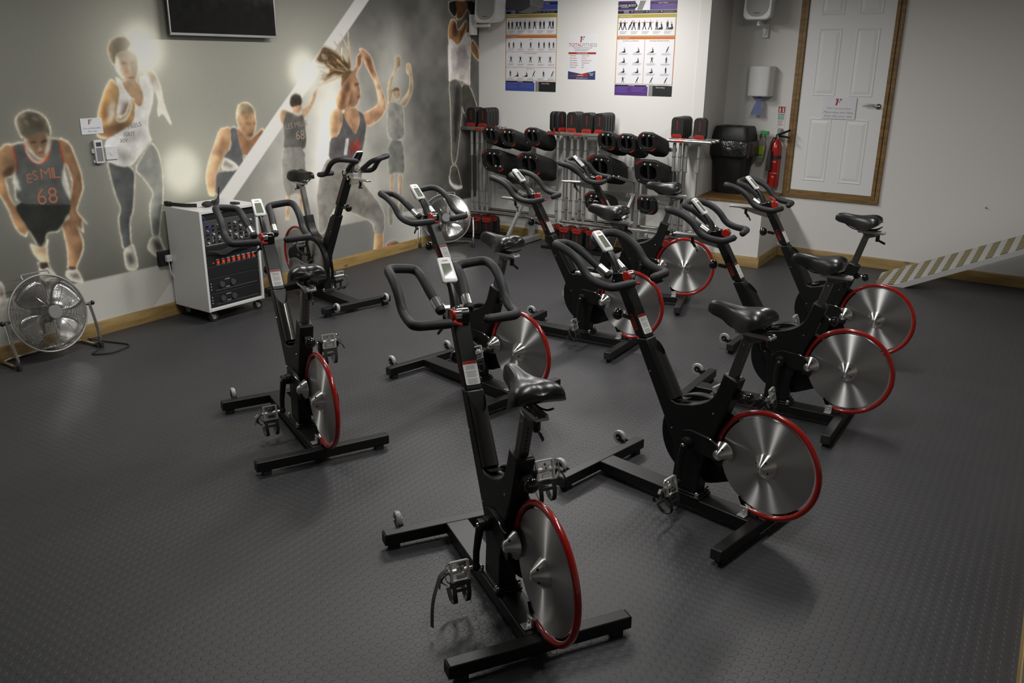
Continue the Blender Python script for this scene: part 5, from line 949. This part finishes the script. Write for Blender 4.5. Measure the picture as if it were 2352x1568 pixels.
for key, x, y, th, lab, hs, ss, cr, sx in BIKES:
    o = proto if first else copy_thing(proto)
    first = False; bikes[key] = o
    o.location = (x, y, 0); o.rotation_euler = (0, 0, math.radians(th)); o['label'] = lab; o['group'] = 'indoor exercise bikes'
for key, x, y, th, lab, hs, ss, cr, sx in BIKES:
    sdir = Vector((-.266, 0, .964))
    for ch in bikes[key].children:
        nm = ch.name.split('.')[0]
        if nm in ('handlebar_column', 'handlebar_slide', 'slide_lever', 'handlebar', 'shifter_block', 'resistance_lever', 'console_stalk', 'console') and hs: ch.location = ch.location + COLDIR * hs
        if nm in ('seat_post', 'slider_lever'): ch.location = ch.location + sdir * ss
        if nm in ('seat_slider',): ch.location = ch.location + sdir * ss
        if nm == 'saddle': ch.location = ch.location + sdir * ss + Vector((sx, 0, 0))
    if key == 'D':            # cranks turned a quarter so the left pedal points back
        for ch in bikes[key].children:
            nm = ch.name.split('.')[0]
            if nm == 'crank_arm': ch.rotation_euler = (0, math.radians(82), 0)
            if nm == 'pedal':
                p_ = Vector((.086, 0, .329 + (-.166 if ch.data.vertices[0].co.y > 0 else .166))); ax_ = Vector((.086, 0, .329))
                ch.location = ax_ + Matrix.Rotation(math.radians(82), 3, 'Y') @ (p_ - ax_) - p_
    if key == 'H':
        for ch in bikes[key].children:
            if ch.name.startswith('resistance_lever'): ch.rotation_euler = (0, math.radians(150), 0)
# the loose pedal strap of the nearest bike
b = MB().use('rubber').ribbon(fillet([(.10, .205, .17), (.085, .235, .165), (.03, .285, .10), (-.01, .30, .03)], .05, 5), .013, .0022, (0.6, .6, .3))
lp = [c for c in bikes['A'].children if c.name.startswith('pedal') and c.data.vertices[0].co.y > 0][0]
b.build('loose_strap', lp)

# ------------------------------------------------------------------ floor fans
def make_fan(R_=.250):
    r = empty('floor_fan', 'x', 'fan')
    T = Matrix.Translation((0, 0, .30)) @ Matrix.Rotation(math.radians(-14), 4, 'X')   # -y is the front
    def tp(x, y, z): return T @ Vector((x, y, z))
    b = MB().use('galv').tube([tp(R_ * cos(t), 0, R_ * sin(t)) for t in np.linspace(0, 2 * PI, 64, endpoint=False)], .006, 10, closed=True); P1_ = b.build('guard_rim', r)
    for nm, sg in (('front_guard', -1), ('rear_guard', 1)):
        b = MB().use('chrome')
        dome = lambda q_: sg * .075 * (1 - (q_ / R_) ** 3.0)
        for i in range(34):
            q_ = .045 + (R_ - .047) * i / 33
            b.tube([tp(q_ * cos(t), dome(q_), q_ * sin(t)) for t in np.linspace(0, 2 * PI, 56, endpoint=False)], .0014, 4, closed=True)
        for i in range(10):
            t = 2 * PI * i / 10 + .3
            b.tube([tp(q_ * cos(t), dome(q_) - sg * .002, q_ * sin(t)) for q_ in np.linspace(.03, R_, 9)], .0018, 5)
        b.build(nm, r)
    b = MB().use('grey').lathe([(.045, 0), (.045, .008), (.040, .012)], tp(0, -.072, 0), T.to_3x3() @ Vector((0, -1, 0)), 32); b.build('hub_badge', r)
    b = MB().use('dkgrey').lathe([(.05, 0), (.06, .03), (.06, .12), (.04, .14)], tp(0, -.0, 0), T.to_3x3() @ Vector((0, 1, 0)), 28); b.build('motor', r)
    for i in range(4):
        b = MB().use('fanblade'); a0 = 2 * PI * i / 4 + .55; vs = []; nu, nv = 6, 9
        for u in range(nu + 1):
            q_ = .04 + (R_ - .065) * u / nu; span = .42 + .35 * sin(PI * min(1, u / nu * .8 + .1))
            for v in range(nv + 1):
                t = a0 + span * (v / nv - .5) * 1.6; y_ = -.03 + .055 * (v / nv) * (1 - .3 * u / nu)
                vs.append(tp(q_ * cos(t), y_, q_ * sin(t)))
        b.add(vs, [(u * (nv + 1) + v, u * (nv + 1) + v + 1, (u + 1) * (nv + 1) + v + 1, (u + 1) * (nv + 1) + v) for u in range(nu) for v in range(nv)])
        bl = b.build('blade', r, ang=60); so = bl.modifiers.new('thick', 'SOLIDIFY'); so.thickness = .0015
    b = MB().use('chrome'); e = R_ + .028
    for s in (1, -1):
        b.tube(fillet([(s * e, .0, .30), (s * (e + .005), -.035, .18), (s * e, -.075, .055), (s * (e - .005), -.02, .014), (s * (e - .01), .14, .014)], .05, 6), .0105, 12)
    b.tube(fillet([(-(e - .01), .14, .014), (-(e - .07), .175, .014), ((e - .07), .175, .014), ((e - .01), .14, .014)], .03, 5), .0105, 12); b.build('stand', r)
    b = MB().use('rubber')
    for s in (1, -1): b.lathe([(.016, 0), (.018, .01), (.016, .035)], (s * e, -.068, .0), (0, 0, 1), 14)
    b.build('rubber_foot', r)
    b = MB().use('blackgloss')
    for s in (1, -1): b.cyl((s * (R_ - .0), 0, .30), (s * (e + .02), 0, .30), .009, 12).ball((s * (e + .022), 0, .30), .016, 12)
    b.build('tilt_knob', r)
    b = MB().use('galv').tube(fillet([tp(-.09, .02, R_ - .012), tp(-.09, .035, R_ + .02), tp(.09, .035, R_ + .02), tp(.09, .02, R_ - .012)], .012, 4), .005, 8); b.build('carry_handle', r)
    return r
f1 = make_fan()
f2 = copy_thing(f1)
def put(o, loc, rz, lab, grp=None):
    o.location = loc; o.rotation_euler = (0, 0, rz); o['label'] = lab
    if grp: o['group'] = grp
put(f1, Vector((-3.0, 5.30, 0)), A_L, 'chrome floor fan against the mural at the left edge of the room', 'chrome floor fans')
put(f2, Vector((-.70, 8.90, 0)), math.radians(4), 'chrome floor fan in the far corner beside the weight rack', 'chrome floor fans')
b = MB().use('rubber').tube(fillet([(-2.93, 5.60, .03), (-2.85, 5.62, .006), (-2.60, 5.55, .006), (-2.66, 5.36, .006), (-2.80, 5.33, .006), (-2.78, 5.45, .006), (-2.95, 5.66, .006)], .07, 6), .005, 8)
tag(b.build('power_cable'), 'black cable looped on the floor beside the left floor fan', 'cable')

# ------------------------------------------------------------------ white audio cabinet on castors
CR = Vector((-2.236, 6.048, 0)); CA = math.radians(55.5)
root = empty('audio_cabinet', 'white cabinet on castors full of black audio gear, beside the mural wall', 'cabinet', CR, CA)
W_, D_, Z0, Z1 = .512, .405, .088, .835
b = MB().use('white').box(0, .020, 0, D_, Z0, Z1).box(W_ - .02, W_, 0, D_, Z0, Z1).box(.02, W_ - .02, 0, D_, Z0, Z0 + .022).box(.02, W_ - .02, 0, D_, Z1 - .022, Z1).box(.02, W_ - .02, D_ - .02, D_, Z0 + .022, Z1 - .022); b.build('carcass', root, bevel=.002)
for x in (.05, W_ - .05):
    for y_ in (.045, D_ - .05):
        b = MB().use('rubber').lathe([(.016, -.011), (.035, -.011), (.038, 0), (.035, .011), (.016, .011)], (x + .014, y_, .038), (0.35, 1, 0), 24, closed=True).use('wheel').cyl((x + .014 - .004, y_ - .013, .038), (x + .014 + .004, y_ + .013, .038), .017, 18).use('galv').box(x - .02, x + .02, y_ - .018, y_ + .018, .080, .088).bar((x, y_, .08), (x + .012, y_ - .013, .03), .026, .003, (0, 1, 0)).bar((x, y_, .08), (x + .012, y_ + .013, .03), .026, .003, (0, 1, 0)); b.build('castor', root)
def unit(nm, z0, z1, m='blackp', y_=.012):
    b = MB().use(m).box(.022, W_ - .022, y_, .30, z0, z1); o = b.build(nm, root, bevel=.002)
    s_ = MB().use('chrome')
    for x in (.03, W_ - .03):
        for z in (z0 + .012, z1 - .012): s_.cyl((x, y_, z), (x, y_ - .002, z), .003, 8)
    s_.build('screw', o); return o
u = unit('blank_panel', .765, .808)
u = unit('mixer', .575, .762, 'dkgrey')
kb = MB(); random.seed(2)
for i in range(9):
    for j in range(5):
        kb.use('blackgloss' if (i + j) % 3 else 'white').cyl((.06 + i * .048, .012, .60 + j * .030), (.06 + i * .048, -.004, .60 + j * .030), .0062, 10)
kb.use('white'); kb.box(.04, .20, .0105, .012, .5785, .5815)
for i in range(6): kb.box(.10 + i * .055, .103 + i * .055, .008, .012, .60, .64)
kb.build('knob', u)
MB().use('blueled').cyl((.065, .012, .70), (.065, -.02, .70), .007, 12).tube([(.065, -.02, .70), (.055, -.04, .72), (.035, -.03, .76), (.025, .0, .80)], .0018, 6).build('jack_lead', u)
u = unit('cable_tray', .505, .572)
cb = MB().use('rubber')
for i in range(4): cb.tube(fillet([(.04 + .02 * i, -.004, .54 - i * .006), (.15, -.012 - .004 * i, .53 - i * .01), (.27, -.01, .555 - i * .01), (.40, -.012, .535), (.47, -.004, .55)], .03, 4), .004, 6)
cb.build('cable', u)
u = unit('power_distributor', .425, .502)
sb_ = MB().use('led')
for i in range(8): sb_.box(.115 + i * .0465, .133 + i * .0465, .004, .012, .436, .458)
sb_.cyl((.083, .012, .447), (.083, .008, .447), .005, 10); sb_.build('lit_switch', u)
lb = MB().use('sticker')
for i in range(8): lb.box(.110 + i * .0465, .138 + i * .0465, .0108, .012, .464, .4685).box(.110 + i * .0465, .138 + i * .0465, .0108, .012, .427, .4305)
lb.build('label_strip', u)
unit('blank_panel', .335, .422)
for z0, z1 in ((.222, .332), (.118, .219)):
    u = unit('amplifier', z0, z1)
    a = MB().use('dkgrey').box(.08, W_ - .05, .009, .012, z0 + .012, z0 + .020)
    for x in (.14, .24): a.cyl((x, .012, (z0 + z1) / 2), (x, .002, (z0 + z1) / 2), .022, 24)
    a.use('inkgrey').box(.17, .215, .0105, .012, z1 - .026, z1 - .020).box(.175, .21, .0105, .012, z0 + .026, z0 + .032)
    for i in range(3): a.cyl((.045, .012, z0 + .03 + .022 * i), (.045, .007, z0 + .03 + .022 * i), .005, 8)
    a.build('controls', u)
CT = Matrix.Translation(CR) @ Matrix.Rotation(CA, 4, 'Z')
def onc(o): o.matrix_world = CT @ Matrix.Translation((0, 0, Z1)); return o
root = empty('headset', 'black headset microphone lying on the white cabinet', 'headset'); onc(root)
b = MB().use('rubber').tube(fillet([(.20, .14, .006), (.24, .12, .02), (.30, .15, .10), (.335, .20, .125), (.36, .24, .10), (.36, .25, .01)], .04, 5), .005, 8); b.build('headband', root)
b = MB().use('rubber').ball((.17, .13, .022), .035, 14, (1.3, .9, .62)).ball((.25, .15, .022), .032, 14, (1.2, .8, .65)).tube([(.15, .12, .03), (.2, .1, .04), (.25, .12, .05), (.28, .15, .045)], .006, 8); b.build('ear_pad', root)
root = empty('belt_pouch', 'black microphone belt pouch at the back left corner of the white cabinet top', 'pouch'); onc(root)
b = MB().use('rubber').ribbon(fillet([(.02, .40, .014), (.02, .33, .02), (.05, .24, .016), (.11, .17, .016)], .04, 4), .028, .006, (0, 0, 1)).box(.008, .035, .36, .42, .0, .035); b.build('pouch', root, bevel=.003)
root = empty('belt_transmitter', 'small black transmitter on the white cabinet top, right of the headset', 'transmitter'); onc(root)
MB().use('blackp').box(.36, .40, .05, .12, 0, .016, Matrix.Identity(4)).build('body', root, bevel=.003)
MB().use('satin').box(.365, .395, .085, .115, .016, .0175).build('face', root)
b = MB().use('rubber').tube(fillet([(.36, .085, .004), (.32, .04, .003), (.24, .05, .003), (.19, .10, .003)], .04, 5), .0016, 6)
o = onc(b.build('microphone_lead')); tag(o, 'thin black lead between transmitter and headset on the white cabinet', 'cable')

# ------------------------------------------------------------------ weight rack on the back wall
RK = Matrix.Translation(CORNER) @ Matrix.Rotation(A_B, 4, 'Z')
def rk(s_, w_, z): return Vector((s_, -w_, z))
PEG = Vector((0, -.30, .078)).normalized()
def peg_rows():
    return [(.51, 1.165, .10, 1), (.73, 1.150, .10, 1), (1.02, 1.175, .10, 1), (.545, .925, .13, 2), (.985, .915, .13, 2), (.62, .80, 0, 0),
            (1.85, 1.180, .10, 1), (2.06, 1.170, .10, 1), (2.27, 1.195, .10, 1), (1.79, .945, .13, 2), (2.30, .935, .13, 2), (1.98, .80, 0, 0), (1.75, .59, .12, 3), (2.29, .61, .10, 4)]
for nm, sc, lab, s0_, s1_ in (('a', .82, 'silver steel weight rack in the corner, holding plates and bars', .02, 1.18), ('b', 2.03, 'silver steel weight rack next to the alcove, holding plates and bars', 1.20, 2.86)):
    root = empty('weight_rack', lab, 'rack', CORNER, A_B)
    b = MB().use('galv').box(sc - .03, sc + .03, -.20, -.16, .03, 1.15).box(sc - .045, sc + .045, -.62, -.04, .012, .062); b.use('rubber')
    for i in range(10): b.cyl((sc - .012 + .024 * (i % 2), -.2005, .18 + .09 * i), (sc - .012 + .024 * (i % 2), -.2015, .18 + .09 * i), .006, 8)
    b.use('wheel').cyl((sc, -.62, .037), (sc, -.65, .037), .034, 20); b.build('upright', root, bevel=.003)
    MB().use('galv').bar((sc - .01, -.19, .62), (sc - .09, -.56, .05), .03, .04, (0, 1, 0)).build('brace', root, bevel=.002)
    b = MB().use('galv')
    for z in (1.075, .865, .60): b.box(s0_ + .30, s1_ - .06 if nm == 'a' else 2.42, -.185, -.150, z - .02, z + .02)
    b.build('crossbar', root, bevel=.003)
    b = MB().use('satin').cyl((s0_ + .04, -.30, .285), (s1_ - .1, -.30, .285), .017, 16).cyl((s0_ + .04, -.10, .285), (s1_ - .1, -.10, .285), .017, 16); b.build('low_rail', root)
    b = MB().use('satin')
    for a0_, a1_ in (((.02, .40),) if nm == 'a' else ((1.10, 1.76), (2.42, 2.80))):
        b.box(a0_, a1_, -.36, -.04, 1.172, 1.186)
        for w_ in (.30, .20, .10): b.cyl((a0_ - .02, -w_ - .05, 1.176), (a1_ + .03, -w_ - .05, 1.176), .014, 14)
        b.box(a0_, a1_, -.36, -.352, 1.160, 1.198)
        b.build('top_shelf', root, bevel=.002); b = MB().use('satin')
    b = MB().use('redp')
    for x in ((.24,) if nm == 'a' else (1.14, 1.45, 2.52)): b.box(x - .045, x + .045, -.364, -.3605, 1.166, 1.182)
    b.build('red_label', root)
    b = MB().use('black')
    for a0_, a1_ in (((.02, .45),) if nm == 'a' else ((1.08, 1.85), (2.25, 2.8))): b.box(a0_, a1_, -.42, -.05, .006, .03)
    b.build('base_tray', root)
    for s_, z, _, kd in peg_rows():
        if (s_ < 1.15) != (nm == 'a'): continue
        b = MB().use('satin')
        for ds in (-.028, .028):
            p0 = Vector((s_ + ds, -.12, z - .083)); p1 = p0 + PEG * .44; b.cyl(p0, p1, .0085, 12).use('galv').ball(p1, .0115, 10).use('satin')
        b.build('peg', root)
def make_plate(w_, h_, th, nm='weight_plate'):
    r = empty(nm, 'x', 'weight plate')
    b = MB().use('plate'); o = rrect(0, 0, w_, h_, h_ * .34, 6); hl = rrect(0, 0, w_ * .60, h_ * .60, h_ * .24, 6); b.prism(o, -th / 2, th / 2, 'y', hole=hl); b.box(-.012, .012, -th * .4, th * .4, -h_ * .31, h_ * .31); b.build('disc', r, bevel=.003)
    for sg in (1, -1):
        b = MB().use('redp')
        pts = [p for p in o if (p[0] * -sg > w_ * .08 and p[1] * sg > h_ * .26)]
        oo = [(p[0] * .96, p[1] * .96) for p in pts]; inn = [(p[0] * .86, p[1] * .86) for p in pts]
        n = len(pts); b.add([(u, -th / 2 - .0006, v) for u, v in oo] + [(u, -th / 2 - .0006, v) for u, v in inn], [(i, i + 1, n + i + 1, n + i) for i in range(n - 1)])
        b.build('red_marking', r)
    b = MB().use('sticker')
    for sg in (1, -1): b.cyl((sg * w_ * .36, -th / 2, sg * h_ * .33), (sg * w_ * .36, -th / 2 - .001, sg * h_ * .33), h_ * .022, 8)
    b.build('white_marking', r)
    return r
kinds = {1: make_plate(.185, .178, .0365), 2: make_plate(.275, .235, .041), 3: make_plate(.215, .20, .040), 4: make_plate(.175, .175, .030)}
used = {1: False, 2: False, 3: False, 4: False}
names = ['small left stack, corner rack', 'small middle stack, corner rack', 'small right stack, corner rack', 'large left stack, corner rack', 'large right stack, corner rack', None,
         'small left stack, alcove rack', 'small middle stack, alcove rack', 'small right stack, alcove rack', 'large left stack, alcove rack', 'large right stack, alcove rack', None, 'low stack left, alcove rack', 'low spaced pair, alcove rack']
tl = math.atan2(.078, .30)
ORD = ('front', 'second', 'third', 'fourth', 'fifth', 'sixth', 'seventh', 'eighth', 'ninth', 'rearmost')
def place(src, usedflag, key, mtx, lab, grp, plain=False):
    o = src if not usedflag[key] else copy_thing(src); usedflag[key] = True
    if plain:
        for ch in list(o.children):
            if ch.name.startswith(('red_marking', 'white_marking')): bpy.data.objects.remove(ch)
    o.matrix_world = mtx; o['label'] = lab; o['group'] = grp; return o
for (s_, z, _, kd), nm in zip(peg_rows(), names):
    if kd == 0: continue
    n = {1: 9, 2: 9, 3: 8, 4: 2}[kd]; th = {1: .0375, 2: .042, 3: .041, 4: .075}[kd]
    for i in range(n):
        p = Vector((s_, -.12, z - .083)) + PEG * (.40 - th * i) + Vector((0, 0, -.045 if kd != 2 else -.062)) 
        m_ = RK @ Matrix.Translation(p) @ Matrix.Rotation(tl, 4, 'X')
        pos = 'front black plate with red arcs' if i == 0 else '%s black plate' % ORD[i]
        place(kinds[kd], used, kd, m_, '%s in the %s' % (pos, nm), 'plates in the %s' % nm, i > 0)
# small stack behind the empty left pegs
for i in range(3):
    p = Vector((.62, -.12, .717)) + PEG * (.13 - .033 * i) + Vector((0, 0, -.045))
    place(kinds[4], used, 4, RK @ Matrix.Translation(p) @ Matrix.Rotation(tl, 4, 'X'), '%s black plate at the back of the nearly empty corner rack pegs' % ORD[i], 'plates on the nearly empty pegs', i > 0)
# upright clamp blocks: black with a red grip
def make_block(flip):
    r = empty('bar_weight', 'x', 'weight'); H = .200; z = lambda v: H - v if flip else v
    b = MB().use('plate').prism(rrect(0, H / 2 + .004, .124, H, .042, 6), -.024, .024); b.build('body', r, bevel=.006)
    b = MB().use('redp').prism([(-.052, z(.000)), (.052, z(.000)), (.052, z(.030)), (.040, z(.048)), (-.040, z(.048)), (-.052, z(.030))], -.034, -.024).use('rubber').box(-.034, .034, -.0355, -.034, min(z(.018), z(.025)), max(z(.018), z(.025))); b.build('red_grip', r, bevel=.004)
    b = MB().use('redp')
    for i in range(5): b.box(-.007, .003, -.0246, -.024, .085 + i * .018 - (.03 if flip else 0), .096 + i * .018 - (.03 if flip else 0))
    b.build('print', r); return r
blk = {0: make_block(False), 1: make_block(True)}; bu = {0: False, 1: False}
top = [(.135, 3, 'left row, corner rack top'), (.285, 4, 'right row, corner rack top'), (1.165, 2, 'leftmost row, middle shelf'), (1.365, 3, 'second row, middle shelf'), (1.535, 2, 'third row, middle shelf'), (1.675, 4, 'rightmost row, middle shelf'), (2.485, 4, 'left row, right shelf'), (2.705, 1, 'alone at the right end of the right shelf')]
for s_, n, nm in top:
    for i in range(n):
        wd = .315 - .058 * i; turn = math.radians(74) if s_ == 1.165 else 0.0
        m_ = RK @ Matrix.Translation((s_ + (.058 * i if turn else 0), -(wd if not turn else .315), 1.188)) @ Matrix.Rotation(turn, 4, 'Z')
        place(blk[0], bu, 0, m_, '%s upright black weight with red grip, %s' % (ORD[i], nm), 'upright weights, ' + nm)
bot = [(.10, 2, 'left on the corner rack base'), (.215, 3, 'middle on the corner rack base'), (.35, 2, 'right on the corner rack base'), (1.155, 2, 'leftmost on the middle base'), (1.325, 2, 'second from the left on the middle base'), (1.475, 2, 'third from the left on the middle base'), (1.64, 2, 'rightmost on the middle base, near a console'), (2.44, 2, 'on the floor behind the farthest bike')]
for s_, n, nm in bot:
    for i in range(n):
        m_ = RK @ Matrix.Translation((s_ + .02 * i, -(.34 - .10 * i), .034))
        place(blk[1], bu, 1, m_, '%s standing weight with red top grip, %s' % (ORD[i], nm), 'standing weights, ' + nm)
# vertical bars
def make_bar():
    r = empty('weight_bar', 'x', 'weight bar')
    MB().use('satin').cyl((0, 0, 0), (0, 0, .90), .0085, 12).build('shaft', r)
    for z0, z1 in ((.02, .24), (.62, .88)): MB().use('galv').cyl((0, 0, z0), (0, 0, z1), .0155, 14).build('sleeve', r)
    for z0 in (.235, .615, .11, .75): MB().use('satin').cyl((0, 0, z0), (0, 0, z0 + .010), .020, 14).build('collar', r)
    return r
br = make_bar(); bf = {0: False}
ORB = ('leftmost', 'second', 'third', 'fourth', 'fifth', 'sixth', 'rightmost')
for xs, rear, nm in (((.115, .185, .250, .315), (.10, .21), 'corner rack bars'), ((1.19, 1.27, 1.355, 1.425, 1.51, 1.655), (1.23, 1.39), 'bars of the middle section'), ((2.455, 2.515, 2.575, 2.70), (2.50,), 'bars beside the alcove')):
    for i, s_ in enumerate(xs):
        place(br, bf, 0, RK @ Matrix.Translation((s_, -.30, .272)), '%s silver bar in the front row of the %s' % (ORB[i] if i < len(xs) - 1 else 'rightmost', nm), 'front row, ' + nm)
    for i, s_ in enumerate(rear):
        place(br, bf, 0, RK @ Matrix.Translation((s_, -.16, .272)), '%s silver bar in the rear row of the %s' % (ORB[i], nm), 'rear row, ' + nm)
